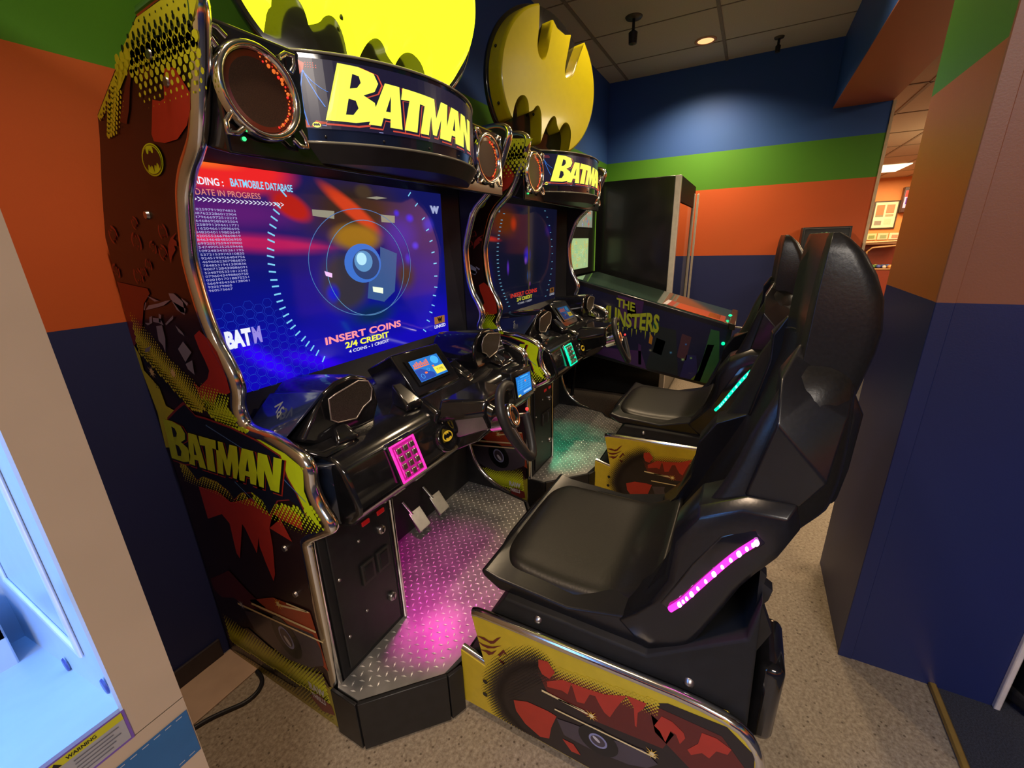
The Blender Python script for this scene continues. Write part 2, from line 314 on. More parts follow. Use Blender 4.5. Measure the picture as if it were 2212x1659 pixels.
ART={
'yel_top':[(0.845,1.761),(0.956,1.775),(1.051,1.77),(1.137,1.734),(1.022,1.736),(0.893,1.715)],
'yel_top2':[(1.114,1.739),(1.306,1.648),(1.3,1.638),(1.174,1.68),(1.086,1.724)],
'moon':[(0.996,1.681),(0.964,1.677),(0.939,1.641),(0.933,1.631),(0.944,1.608),(0.967,1.585),(1.011,1.567),(1.059,1.566),(1.099,1.574),(1.101,1.587),(1.065,1.642),(1.039,1.635),(1.023,1.637),(1.008,1.668)],
'red_a':[(1.097,1.722),(1.055,1.709),(1.043,1.689),(1.051,1.675),(1.071,1.674),(1.096,1.694),(1.109,1.704),(1.137,1.674),(1.163,1.64),(1.189,1.617),(1.216,1.625),(1.178,1.659),(1.119,1.708)],
'red_b':[(1.143,1.17),(1.114,1.184),(1.087,1.166),(1.066,1.136),(1.048,1.082),(1.047,1.04),(1.069,1.031),(1.101,1.031),(1.125,1.007),(1.145,0.989),(1.161,1.002),(1.192,1.002),(1.207,1.045),(1.185,1.034),(1.134,1.063),(1.116,1.086),(1.125,1.114),(1.136,1.138)],
'red_c':[(1.46,1.29),(1.364,1.281),(1.306,1.276),(1.301,1.264),(1.347,1.238),(1.392,1.179),(1.451,1.129),(1.495,1.107),(1.475,1.174),(1.467,1.238)],
'red_line_bat':[(1.102,1.4),(1.133,1.389),(1.151,1.375),(1.159,1.361),(1.162,1.335),(1.148,1.35),(1.125,1.364),(1.127,1.373),(1.116,1.371),(1.112,1.381),(1.123,1.387)],
'minibats':[(1.276,1.426),(1.16,1.402),(1.294,1.385),(1.222,1.371),(1.183,1.358),(1.335,1.304),(1.267,1.332),(1.446,1.318),(1.402,1.404),(1.301,1.313)],
'shards':[[(1.318,1.258),(1.306,1.256),(1.265,1.247),(1.287,1.245)],[(1.347,1.221),(1.323,1.234),(1.269,1.241),(1.233,1.248),(1.207,1.251),(1.246,1.237),(1.292,1.229)],[(1.335,1.242),(1.332,1.24),(1.352,1.22),(1.355,1.222)],[(1.207,1.267),(1.183,1.267),(1.152,1.249),(1.156,1.223),(1.175,1.224),(1.19,1.24),(1.205,1.255)],[(1.201,1.249),(1.148,1.233),(1.16,1.218),(1.189,1.228)],[(1.154,1.258),(1.131,1.246),(1.138,1.24),(1.153,1.253)],[(1.337,1.204),(1.322,1.207),(1.331,1.189),(1.359,1.181),(1.371,1.187),(1.346,1.188)],[(1.32,1.203),(1.282,1.203),(1.275,1.186),(1.297,1.191),(1.324,1.192)],[(1.283,1.215),(1.273,1.212),(1.287,1.192),(1.294,1.194)],[(1.264,1.191),(1.215,1.214),(1.218,1.206),(1.262,1.187)],[(1.217,1.19),(1.193,1.175),(1.187,1.165),(1.209,1.174)],[(1.236,1.129),(1.201,1.151),(1.175,1.126),(1.217,1.097)],[(1.413,1.114),(1.374,1.126),(1.393,1.109),(1.422,1.103)],[(1.315,1.182),(1.283,1.186),(1.286,1.151),(1.306,1.114),(1.309,1.132),(1.324,1.144)],[(1.219,1.092),(1.182,1.105),(1.189,1.067),(1.214,1.079)]],
'bursts':[(1.415,1.048),(1.296,1.059)],
'yel_left':[(1.484,1.131),(1.461,1.091),(1.464,1.047),(1.403,1.005),(1.396,0.951),(1.331,0.939),(1.314,0.93),(1.36,0.917),(1.405,0.899),(1.445,0.811),(1.478,0.804),(1.461,0.92),(1.472,1.001),(1.483,1.079)],
'yel_mid':[(1.171,0.964),(1.058,0.97),(1.062,0.933),(1.052,0.922),(1.079,0.919),(1.115,0.937)],
'yel_right':[(1.057,0.92),(0.971,0.932),(0.883,0.915),(0.827,0.89),(0.84,0.828),(0.83,0.791),(0.818,0.767),(0.802,0.74),(0.824,0.747),(0.852,0.775),(0.877,0.813),(0.906,0.842),(0.906,0.899),(0.929,0.907),(1.005,0.911),(1.045,0.914)],
'plaque':[(1.402,0.91),(1.333,0.949),(1.285,0.973),(1.242,0.944),(1.197,0.945),(1.085,0.94),(0.977,0.924),(0.905,0.903),(0.896,0.851),(0.873,0.814),(0.849,0.751),(0.875,0.779),(0.906,0.788),(0.956,0.771),(1.002,0.719),(1.022,0.752),(1.062,0.765),(1.116,0.748),(1.16,0.715),(1.178,0.737),(1.227,0.753),(1.297,0.752),(1.337,0.73),(1.386,0.773),(1.447,0.782),(1.441,0.836)],
'red_low':[(1.343,0.707),(1.241,0.719),(1.182,0.699),(1.07,0.745),(1.002,0.714),(0.931,0.765),(0.874,0.749),(0.877,0.709),(0.914,0.62),(0.912,0.53),(0.922,0.532),(0.926,0.63),(0.933,0.656),(0.962,0.715),(0.99,0.723),(1.021,0.668),(1.027,0.608),(1.05,0.507),(1.066,0.477),(1.082,0.534),(1.092,0.585),(1.085,0.618),(1.116,0.553),(1.144,0.628),(1.154,0.637),(1.218,0.498),(1.23,0.511),(1.222,0.618),(1.252,0.64),(1.344,0.595)],
'red_mid':[(1.452,0.326),(1.308,0.417),(1.238,0.379),(1.177,0.353),(1.146,0.346),(1.246,0.292),(1.329,0.303),(1.409,0.267),(1.444,0.281)],
'orange_glow':[(1.229,0.338),(1.092,0.408),(0.925,0.432),(0.916,0.367),(0.9,0.231),(0.918,0.239),(0.977,0.31),(1.093,0.339),(1.213,0.319)],
'streaks':[[(1.307,0.294),(0.891,0.347),(0.892,0.341),(1.308,0.286)],[(1.219,0.334),(0.914,0.373),(0.916,0.365),(1.222,0.325)],[(1.075,0.395),(0.929,0.434),(0.926,0.43),(1.078,0.386)],[(1.026,0.421),(0.936,0.433),(0.938,0.428),(1.028,0.414)]],
'star':(1.068,0.397),
'star2':(1.284,0.295),
'wheel':(1.072,0.268),
'wheel_r':[(1.102,0.289),(1.044,0.24)],
'car_body':[(1.281,0.27),(1.205,0.3),(1.123,0.314),(1.016,0.337),(0.933,0.351),(0.912,0.305),(0.914,0.246),(0.986,0.199),(1.094,0.169),(1.167,0.18),(1.252,0.214)],
'brown_low':[(1.456,0.098),(1.293,0.194),(1.172,0.165),(1.07,0.151),(0.932,0.2),(0.909,0.159),(0.942,0.157),(1.081,0.112),(1.257,0.057),(1.445,0.032)],
'yel_low':[(1.453,0.013),(1.372,0.028),(1.248,0.035),(1.1,0.047),(0.991,0.128),(0.9,0.171),(0.901,0.108),(0.907,-0.006),(1.056,-0.01),(1.328,0.003)],
'maker':[(1.022,0.063),(0.978,0.097),(0.92,0.083),(0.915,0.048),(0.974,0.027)],
'maker_txt':[(1.015,0.06),(0.921,0.095)],
'emblem':[(1.164,1.561),(1.082,1.524),(1.129,1.569),(1.114,1.518)],
'outline':[(0.904,-0.004),(0.898,0.136),(0.901,0.195),(0.901,0.448),(0.897,0.644),(0.895,0.673),(0.796,0.729),(0.785,0.744),(0.82,0.785),(0.837,0.838),(0.825,0.892),(0.882,0.918),(0.947,0.934),(1.001,0.934),(1.045,0.941),(1.061,0.975),(1.061,1.004),(1.044,1.037),(1.041,1.067),(1.061,1.11),(1.088,1.15),(1.108,1.227),(1.114,1.332),(1.103,1.379),(1.07,1.471),(1.052,1.497),(1.029,1.522),(0.996,1.546),(0.966,1.572),(0.921,1.653),(0.891,1.721),(0.877,1.756)],
's_bats':[[(0.543,0.322),(0.519,0.328),(0.504,0.324),(0.491,0.329),(0.477,0.347),(0.463,0.358),(0.474,0.341),(0.487,0.322),(0.499,0.315),(0.507,0.317),(0.525,0.318)],[(0.544,0.305),(0.526,0.301),(0.51,0.303),(0.493,0.308),(0.463,0.328),(0.487,0.305),(0.509,0.293),(0.527,0.294)],[(0.536,0.275),(0.512,0.285),(0.497,0.286),(0.479,0.303),(0.493,0.28),(0.507,0.269),(0.516,0.275)],[(0.477,0.287),(0.458,0.317),(0.445,0.298),(0.457,0.305),(0.471,0.284)],[(0.48,0.272),(0.466,0.273),(0.454,0.27),(0.461,0.259),(0.469,0.265)]],
's_dark':[(0.416,0.324),(0.391,0.331),(0.359,0.333),(0.328,0.344),(0.289,0.351),(0.25,0.343),(0.194,0.332),(0.124,0.343),(0.005,0.358),(-0.081,0.363),(-0.13,0.344),(-0.119,0.219),(0.043,0.079),(0.202,0.015),(0.329,0.034),(0.409,0.05),(0.438,0.075),(0.454,0.123),(0.445,0.2),(0.432,0.262)],
's_red':[[(0.354,0.339),(0.328,0.347),(0.308,0.321),(0.323,0.29),(0.344,0.294),(0.354,0.314)],[(0.331,0.276),(0.288,0.308),(0.23,0.315),(0.18,0.325),(0.125,0.354),(0.084,0.357),(0.09,0.335),(0.101,0.316),(0.101,0.268),(0.105,0.271),(0.111,0.328),(0.129,0.351),(0.14,0.326),(0.152,0.294),(0.164,0.258),(0.178,0.265),(0.192,0.286),(0.202,0.305),(0.216,0.302),(0.229,0.262),(0.248,0.256),(0.259,0.294),(0.264,0.31),(0.273,0.266),(0.288,0.27),(0.308,0.264),(0.329,0.258)],[(0.432,0.144),(0.389,0.165),(0.329,0.17),(0.303,0.167),(0.318,0.114),(0.324,0.067),(0.351,0.054),(0.397,0.074),(0.425,0.106)],[(0.063,0.3),(0.05,0.339),(0.027,0.337),(0.002,0.32),(-0.003,0.306),(0.006,0.281),(0.016,0.304),(0.028,0.307),(0.036,0.265),(0.05,0.291)],[(-0.01,0.275),(-0.029,0.308),(-0.033,0.345),(-0.061,0.348),(-0.091,0.336),(-0.086,0.316),(-0.065,0.311),(-0.054,0.28),(-0.039,0.286),(-0.019,0.264)],[(0.286,0.094),(0.255,0.096),(0.234,0.069),(0.26,0.064)]],
's_streaks':[[(0.345,0.24),(0.219,0.237),(0.219,0.231),(0.345,0.233)],[(0.308,0.194),(0.052,0.203),(0.052,0.198),(0.308,0.189)],[(0.298,0.237),(0.228,0.24),(0.228,0.236),(0.298,0.232)]],
's_stars':[(0.209,0.234),(0.061,0.209)],
's_wheel':(0.19,0.157),
's_car':[(0.302,0.16),(0.256,0.171),(0.161,0.186),(0.082,0.206),(0.046,0.182),(0.069,0.151),(0.112,0.13),(0.158,0.121),(0.205,0.112),(0.281,0.112)],
's_screws':[(0.524,0.159),(0.527,0.107)],
's_outline':[(0.536,0.377),(0.338,0.38),(0.169,0.38),(0.027,0.383),(-0.073,0.398),(-0.083,0.397),(-0.132,0.352)],
'c_redtop':[(0.616,1.549),(0.886,1.548),(0.894,1.447),(0.875,1.444),(0.812,1.455),(0.78,1.478),(0.714,1.48),(0.6,1.479)],
'c_orange':[(1.011,1.547),(1.068,1.532),(1.12,1.494),(1.122,1.472),(1.054,1.452),(1.003,1.444),(0.98,1.49)],
'c_streak':[(0.597,1.429),(0.7,1.416),(0.797,1.402),(0.946,1.372),(0.945,1.355),(0.791,1.372),(0.698,1.393),(0.594,1.415)],
'c_yellow':[(1.025,1.443),(1.094,1.449),(1.207,1.435),(1.248,1.378),(1.197,1.369),(1.072,1.384),(0.992,1.38)],
'c_brown':[(0.89,1.543),(1.354,1.551),(1.374,1.469),(1.278,1.436),(1.082,1.445),(0.917,1.42),(0.8,1.418),(0.832,1.448)],
'c_ring1':[(1.114,1.305),(1.343,1.294),(1.143,1.482)],
'c_ring2':[(1.124,1.286),(1.301,1.275),(1.149,1.447)],
'c_disc':[(1.102,1.306),(1.18,1.302),(1.113,1.374)],
'c_ball':[(1.103,1.313),(1.151,1.31),(1.109,1.352)],
'c_body':[(1.189,1.359),(1.271,1.333),(1.24,1.197),(1.18,1.165),(1.102,1.187),(1.118,1.248),(1.177,1.283)],
'c_body2':[(0.944,1.364),(1.014,1.38),(1.069,1.37),(1.03,1.309),(1.028,1.265),(0.991,1.25),(0.97,1.26),(0.939,1.263),(0.935,1.314)],
'c_lamp':[(1.131,1.225),(1.181,1.215),(1.178,1.195),(1.131,1.207)],
'c_lamp2':[(0.938,1.291),(0.966,1.282),(0.964,1.269),(0.941,1.276)],
'c_reflect':[[(0.927,1.47),(1.008,1.469),(1.004,1.446),(0.926,1.452)],[(1.208,1.467),(1.278,1.465),(1.275,1.441),(1.208,1.442)],[(1.148,1.517),(1.197,1.525),(1.248,1.523),(1.196,1.515)]],
'c_tl':[(0.843,1.507),(0.818,1.475),(0.811,1.458),(0.801,1.44),(0.793,1.42),(0.784,1.4),(0.78,1.382),(0.774,1.36),(0.77,1.341),(0.768,1.32),(0.767,1.3),(0.767,1.278),(0.768,1.26),(0.77,1.238),(0.773,1.218),(0.777,1.197),(0.784,1.176),(0.791,1.156),(0.799,1.138),(0.811,1.117),(0.827,1.097),(0.838,1.079),(0.852,1.062),(0.867,1.043),(0.886,1.018)],
'c_tr':[(1.369,1.545),(1.404,1.51),(1.44,1.461),(1.461,1.419),(1.479,1.376),(1.487,1.331),(1.496,1.286),(1.495,1.234),(1.49,1.188),(1.477,1.154),(1.463,1.114),(1.445,1.087),(1.423,1.054),(1.395,1.017)],
'c_curve':[(0.677,1.277),(0.672,1.238),(0.676,1.2),(0.689,1.152),(0.711,1.104),(0.744,1.055),(0.771,1.009)],
'c_curve2':[(0.737,1.187),(0.763,1.151),(0.79,1.104),(0.83,1.061),(0.873,1.019)],
'c_blot':[(1.323,1.496),(1.223,1.497),(1.443,1.481),(1.353,1.428),(1.427,1.355)],
'c_txt':{'load':[(0.606,1.511),(0.874,1.519),(0.609,1.523)],'upd':[(0.603,1.493),(0.769,1.496),(0.606,1.505)],'chev':[(0.604,1.484),(0.84,1.489),(0.605,1.49)],'num':[(0.603,1.46),(0.701,1.463),(0.605,1.258),(0.703,1.275)],'bat':[(0.602,1.115),(0.7,1.118),(0.612,1.159)],'ins':[(0.902,1.061),(1.255,1.053),(0.906,1.085)],'cred':[(0.977,1.033),(1.183,1.03),(0.981,1.053)],'coins':[(0.99,1.015),(1.179,1.009),(0.992,1.026)],'link':[(1.456,1.017),(1.541,1.013),(1.458,1.03)],'w':[(1.464,1.519),(1.54,1.486)],'lk':[(1.452,1.062),(1.542,1.019)]}}
# ------------------------------------------------------------------ the room
XF = 4.94; YW = 1.479; XN = -2.6; YN = -3.2
mb = MB(); mb.box(-2.6, XF + 0.12, -0.667, YW + 0.12, -0.1, 0, FLOORM); struct(mb.build('floor'))
DARKFL = pm('navy_carpet', (0.035, 0.038, 0.055), 0.9, scale=260, var=0.35, bump=0.4)
mb = MB(); mb.box(-2.6, 15.0, YN - 1.4, -0.667, -0.1, 0.0, DARKFL); struct(mb.build('floor_side'))
mb = MB(); mb.box(-2.6, 1.47, -0.675, -0.655, 0, 0.012, pm('brass_strip', (0.55, 0.34, 0.08), 0.35, 0.6)); struct(mb.build('trim_1', bevel=0.004))
mb = MB(); mb.box(XF + 0.12, 15.0, -0.667, 0.5, -0.1, 0, DARKFL); struct(mb.build('floor_back'))
mb = MB(); mb.box(-2.6, XF + 0.12, YW, YW + 0.12, 0, CEIL, WALLP); struct(mb.build('wall_left'))
mb = MB(); mb.box(XF, XF + 0.12, -0.845, YW, 0, CEIL, WALLP); struct(mb.build('wall_far'))
TRIMW = pm('cream_trim', (0.75, 0.56, 0.36), 0.4)
mb = MB(); mb.box(XF - 0.012, XF + 0.13, -0.868, -0.846, 0, 2.36, TRIMW); struct(mb.build('trim_2', bevel=0.003))
mb = MB(); mb.box(1.956, XF, -0.845, -0.45, 2.36, CEIL, SOFF); struct(mb.build('wall_header'))
# pillar: narrow side faces the machines, broad side faces the camera
mb = MB()
mb.box(1.467, 1.956, -0.80, -0.427, 0, CEIL, PILLP); mb.poly([(1.4665, -0.80, 0), (1.4665, -0.462, 0), (1.4665, -0.462, CEIL), (1.4665, -0.80, CEIL)], PILLF)
struct(mb.build('wall_pillar', fix=False))
mb = MB(); mb.box(1.463, 1.470, -0.463, -0.4245, 0, CEIL, PILLF); struct(mb.build('trim_3', bevel=0.002))
mb = MB(); mb.box(1.455, 1.475, -0.815, -0.80, 0.0, 1.9, pm('white_bead', (0.75, 0.68, 0.66), 0.4)); struct(mb.build('trim_4', bevel=0.003))
mb = MB(); mb.box(1.467, 1.956, -2.6, -0.815, 2.2, CEIL, PILLF); struct(mb.build('wall_header.001'))
mb = MB(); mb.box(-2.6, 1.467, -3.3, -3.2, 0, CEIL, WALLP); struct(mb.build('wall_right'))
mb = MB(); mb.box(-2.72, -2.6, -3.3, YW + 0.12, 0, CEIL, WALLP); struct(mb.build('wall_near'))
BASEB = pm('brown_baseboard', (0.035, 0.026, 0.030), 0.5)
mb = MB(); mb.box(-2.6, 0.50, YW - 0.010, YW, 0.0, 0.075, BASEB); struct(mb.build('baseboard_left', bevel=0.003))
mb = MB(); mb.box(-2.6, 2.9, YW - 0.170, YW - 0.010, 0.0, 0.006, pm('bare_floor_strip', (0.52, 0.36, 0.25), 0.55, scale=6, var=0.12)); struct(mb.build('trim_5', bevel=0.002))
# ceiling tiles
def ceil_mat():
    m, nt, b = nodes('ceiling_tiles')
    g = nt.nodes.new('ShaderNodeNewGeometry'); mp = nt.nodes.new('ShaderNodeMapping'); mp.inputs['Location'].default_value = (-3.87, -0.41, 0)
    nt.links.new(g.outputs['Position'], mp.inputs['Vector'])
    n = nt.nodes.new('ShaderNodeTexNoise'); n.inputs['Scale'].default_value = 160; n.inputs['Detail'].default_value = 5
    nt.links.new(mp.outputs[0], n.inputs['Vector'])
    r = nt.nodes.new('ShaderNodeValToRGB'); r.color_ramp.elements[0].color = (0.50, 0.46, 0.34, 1); r.color_ramp.elements[1].color = (0.66, 0.61, 0.47, 1)
    nt.links.new(n.outputs['Fac'], r.inputs[0]); nt.links.new(r.outputs[0], b.inputs['Base Color']); b.inputs['Roughness'].default_value = 0.9
    bp = nt.nodes.new('ShaderNodeBump'); bp.inputs['Strength'].default_value = 0.4; bp.inputs['Distance'].default_value = 0.003
    nt.links.new(n.outputs['Fac'], bp.inputs['Height']); nt.links.new(bp.outputs['Normal'], b.inputs['Normal'])
    return m
CT = ceil_mat(); TB = pm('ceiling_grid', (0.26, 0.22, 0.15), 0.7)
mb = MB(); mb.box(-2.6, XF + 0.1, -3.3, YW + 0.1, CEIL, CEIL + 0.08, CT)
for k in range(-9, 3):
    x = 3.87 + 0.61 * k
    if x < XF: mb.box(x - 0.004, x + 0.004, -3.3, YW, CEIL - 0.004, CEIL, TB)
for y in (0.41, -0.81, -2.03, 1.3): mb.box(-2.6, XF, y - 0.012, y + 0.012, CEIL - 0.006, CEIL, TB)
struct(mb.build('ceiling'))
# room beyond the opening
OR2 = pm('far_room_orange_paint', (0.62, 0.22, 0.05), 0.6, scale=3)
mb = MB(); mb.box(14.2, 14.3, -4.6, 0.5, 0, 2.7, OR2); struct(mb.build('wall_back'))
mb = MB(); mb.box(XF + 0.12, 14.2, 0.4, 0.5, 0, 2.7, OR2); struct(mb.build('wall_back_left'))
mb = MB(); mb.box(1.956, 14.2, -4.7, -4.6, 0, 2.7, OR2); struct(mb.build('wall_back_right'))
CT2 = pm('far_room_ceiling', (0.48, 0.40, 0.28), 0.9, scale=120)
mb = MB(); mb.box(XF + 0.12, 14.2, -4.6, 0.4, 2.6, 2.68, CT2); mb.box(1.956, XF + 0.12, -4.6, -0.85, 2.6, 2.68, CT2)
for x in (5.6, 6.8, 8.0, 9.2, 10.4, 11.6, 12.8): mb.box(x - 0.015, x + 0.015, -4.6, -0.86, 2.594, 2.60, TB)
for y in (-1.2, -1.8, -2.4, -3.0, -3.6): mb.box(5.1, 14.2, y - 0.015, y + 0.015, 2.594, 2.60, TB)
struct(mb.build('ceiling_back'))

# ceiling fittings
def downlight(x, y, label):
    t = tag(empty('recessed_downlight', (x, y, CEIL)), label, 'ceiling light')
    mb = MB(); mb.lathe([(0.083, -0.001), (0.083, -0.006), (0.062, -0.006), (0.062, -0.001)], (x, y, CEIL), (0, 0, 1), pm('lamp_ring', (0.75, 0.4, 0.2), 0.4), 32); mb.build('trim_ring', t)
    mb = MB(); mb.lathe([(0.0, -0.002), (0.062, -0.003)], (x, y, CEIL), (0, 0, 1), em('lamp_face', (1.0, 0.50, 0.20), 1.5), 32); mb.build('lamp_face', t)
downlight(4.40, 0.54, 'round glowing orange downlight recessed in the tiled ceiling above the far wall')
def sprinkler(x, y, h, label, r=0.03):
    t = tag(empty('ceiling_sprinkler', (x, y, CEIL)), label, 'sprinkler')
    mb = MB(); mb.lathe([(0.0, -0.012), (r * 1.5, -0.010), (r * 1.7, 0.0)], (x, y, CEIL), (0, 0, 1), pm('dim_metal', (0.10, 0.085, 0.06), 0.5, 0.5), 20); mb.build('escutcheon', t)
    mb = MB(); mb.cyl((x, y, CEIL), (x, y, CEIL - h * 0.45), 0.010, 0.010, BLACK); mb.lathe([(0, -h), (r * 0.8, -h * 0.95), (r * 0.9, -h * 0.55), (0.008, -h * 0.45)], (x, y, CEIL), (0, 0, 1), BLACK, 16); mb.build('head', t, bevel=0.002)
sprinkler(3.70, 0.95, 0.17, 'larger dark sprinkler head hanging from the ceiling above the machines', 0.036)
sprinkler(4.66, 0.02, 0.11, 'smaller dark sprinkler head close to the far blue wall', 0.022)

# ------------------------------------------------------------------ arcade driving cabinet
PX = 0.5205
def px_fn(lift0=0.0):
    return lambda a, b, d=0.0: (PX - lift0 - d, a, b)
def ellipse(cx, cy, rx, ry, n=20, rot=0):
    c, s = math.cos(rot), math.sin(rot)
    return [(cx + rx * math.cos(2 * math.pi * i / n) * c - ry * math.sin(2 * math.pi * i / n) * s, cy + rx * math.cos(2 * math.pi * i / n) * s + ry * math.sin(2 * math.pi * i / n) * c) for i in range(n)]
def L(l): return lambda a, b: (PX - l, a, b)
def star(mb, c, r, fn, m, n=9):
    pts = []
    for i in range(2 * n):
        rr = r * (1.0 if i % 2 == 0 else 0.28) * (0.7 + 0.3 * math.sin(i * 2.3) ** 2)
        pts.append((c[0] + rr * math.cos(math.pi * i / n), c[1] + rr * math.sin(math.pi * i / n)))
    put_poly2(mb, pts, fn, m)
TOPO = [(0.885, 1.772), (0.915, 1.783), (0.96, 1.784), (1.05, 1.776), (1.309, 1.652), (1.33, 1.61), (1.40, 1.50), (1.455, 1.40), (1.466, 1.31)]
def side_art(parent):
    mb = MB(); A = ART
    Y0 = YEL
    put_poly2(mb, A['yel_top'], L(.0004), Y0); put_poly2(mb, A['yel_top2'], L(.0005), Y0)
    put_poly2(mb, A['moon'], L(.0008), RED); put_poly2(mb, A['red_a'], L(.0008), DRED)
    # halftones at the top, behind the moon and down the rear edge
    halftone(mb, [(0.88, 1.58), (0.88, 1.74), (1.02, 1.76), (1.10, 1.74), (1.12, 1.70), (1.10, 1.60)], (0.88, 1.718), (1.14, 1.733), -0.10, L(.0012), Y0, INK, .0205, True, .50)
    halftone(mb, [(0.89, 1.70), (0.89, 1.77), (1.08, 1.765), (1.17, 1.72), (1.18, 1.70)], (0.88, 1.718), (1.14, 1.733), -0.06, L(.0012), Y0, INK, .0205, True, .50)
    halftone(mb, [(1.18, 1.70), (1.29, 1.65), (1.31, 1.61), (1.25, 1.60), (1.17, 1.64)], (1.30, 1.60), (1.20, 1.70), 0.05, L(.0012), Y0, INK, .013)
    e = A['emblem']; c = ((e[0][0] + e[1][0]) / 2, (e[0][1] + e[1][1]) / 2); rx = abs(e[0][0] - e[1][0]) / 2 * 1.02; ry = 0.031
    put_poly2(mb, ellipse(c[0], c[1], rx, ry, 28), L(.0012), YELG); put_poly2(mb, ellipse(c[0], c[1], rx * .93, ry * .90, 28), L(.0016), MAROON)
    put_poly2(mb, ellipse(c[0], c[1], rx * .90, ry * .86, 28), L(.0020), YELG)
    put_poly2(mb, [(c[0] + x * rx * .9, c[1] + y * ry * .86) for x, y in BAT], L(.0024), INK)
    for i, q in enumerate(A['minibats']):
        s = 0.016 + 0.004 * (i % 3); a = -.5 + .4 * (i % 4)
        def rb(p, k): return (q[0] + k * (p[0] * math.cos(a) - p[1] * math.sin(a)), q[1] + k * (p[0] * math.sin(a) + p[1] * math.cos(a)))
        put_poly2(mb, [rb(p, s) for p in BAT], L(.0008), LRED); put_poly2(mb, [rb(p, s * .72) for p in BAT], L(.0012), MAROON)
    put_poly2(mb, A['red_line_bat'], L(.0008), LRED)
    put_poly2(mb, A['red_b'], L(.0008), RED); put_poly2(mb, A['red_c'], L(.0008), P('deep_red', (0.22, 0.02, 0.02)))
    for k in A['shards']: put_poly2(mb, k, L(.0016), LILAC)
    for y in (A['yel_left'], A['yel_mid'], A['yel_right']): put_poly2(mb, y, L(.0006), YEL if y is A['yel_left'] else YELG)
    halftone(mb, [(1.36, 1.16), (1.44, 1.22), (1.46, 1.10), (1.42, 1.00), (1.22, 0.96), (1.12, 0.99), (1.20, 1.05), (1.30, 1.10)], (1.455, 1.10), (1.22, 0.940), -0.11, L(.0010), YEL, INK, .0115)
    halftone(mb, [(1.00, 0.94), (1.045, 0.95), (1.07, 1.00), (1.06, 1.03), (1.17, 1.06), (1.19, 0.98), (1.12, 0.93)], (1.20, 0.94), (1.00, 0.94), -0.11, L(.0010), YELG, INK, .0125)
    for b in A['bursts']: star(mb, b, .024, L(.0020), PALE); dot(mb, b[0], b[1], .010, L(.0024), PALE)
    # lower scene
    put_poly2(mb, A['red_low'], L(.0007), RED); put_poly2(mb, A['red_mid'], L(.0007), DRED); put_poly2(mb, A['orange_glow'], L(.0007), P('ember', (0.40, 0.06, 0.02)))
    put_poly2(mb, A['brown_low'], L(.0008), BROWNP); put_poly2(mb, A['car_body'], L(.0012), GREYP)
    w = A['wheel']; put_poly2(mb, ellipse(w[0], w[1], .060, .075, 28, -.5), L(.0016), INK); put_poly2(mb, ellipse(w[0], w[1], .030, .040, 24, -.5), L(.0020), LILAC); put_poly2(mb, ellipse(w[0], w[1], .024, .032, 24, -.5), L(.0024), GREYP); put_poly2(mb, ellipse(w[0] - .004, w[1] - .01, .008, .020, 12, -.7), L(.0028), WHITEP)
    for k in A['streaks']: put_poly2(mb, k, L(.0024), PALE)
    star(mb, A['star'], .026, L(.0028), P('spark', (0.95, 0.6, 0.08))); dot(mb, A['star'][0], A['star'][1], .008, L(.0030), PALE); star(mb, A['star2'], .022, L(.0028), WHITEP)
    put_poly2(mb, A['yel_low'], L(.0006), P('dull_yellow', (0.36, 0.30, 0.03)))
    halftone(mb, [(0.93, 0.02), (1.44, 0.02), (1.44, 0.19), (1.20, 0.17), (1.00, 0.20), (0.93, 0.25)], (0.92, 0.09), (1.44, 0.06), 0.13, L(.0011), YEL, INK, .0125)
    put_poly2(mb, A['maker'], L(.0014), P('maker_red', (0.16, 0.02, 0.02)))
    f = lambda a, b: (PX - .0020, 1.012 - a * .070, .100 + b * .030); put_text(mb, 'RAW', f, WHITEP, .04)
    f = lambda a, b: (PX - .0020, 1.008 - a * .062, .068 + b * .022); put_text(mb, 'THRILLS', f, WHITEP, .03)
    # word logo on its scalloped plaque
    pl = A['plaque']; cy_ = sum(p[0] for p in pl) / len(pl); cz_ = sum(p[1] for p in pl) / len(pl)
    put_poly2(mb, [(cy_ + (p[0] - cy_) * 1.02, cz_ + (p[1] - cz_) * 1.045) for p in pl], L(.0012), LRED); put_poly2(mb, pl, L(.0016), NAVYK)
    halftone(mb, [(1.06, 0.72), (1.06, 0.79), (0.96, 0.76), (0.85, 0.78), (0.82, 0.80), (0.79, 0.74), (0.90, 0.68)], (1.06, 0.785), (0.80, 0.800), 0.10, L(.0014), YELG, INK, .0135, True, .46)
    halftone(mb, [(1.42, 0.84), (1.42, 0.70), (1.20, 0.70), (1.06, 0.72), (1.12, 0.78), (1.30, 0.76)], (1.44, 0.77), (1.10, 0.77), 0.07, L(.0014), YEL, INK, .0125, True, .44)
    def fl(u, v, d=0.0):
        k = u; z0 = .776 + k * .023; z1 = .883 + k * .016
        return (PX - .0020 - d, 1.452 - u * .516 - .040 * 0 + (v * .030 * (k - 0.2)) * -1 + v * -.020, z0 + (z1 - z0) * v)
    word_logo(mb, fl, YELG, RED, INK, .0005)
    for (a, b) in (((1.20, .93), (1.04, .89)), ((1.13, .78), (1.06, .74)), ((.93, .86), (.84, .80))):
        put_poly2(mb, [a, (a[0] + .002, a[1] - .004), (b[0], b[1] - .002), b], L(.0020), BLUEP)
    o = mb.build('side_art', parent, fix=False); return o

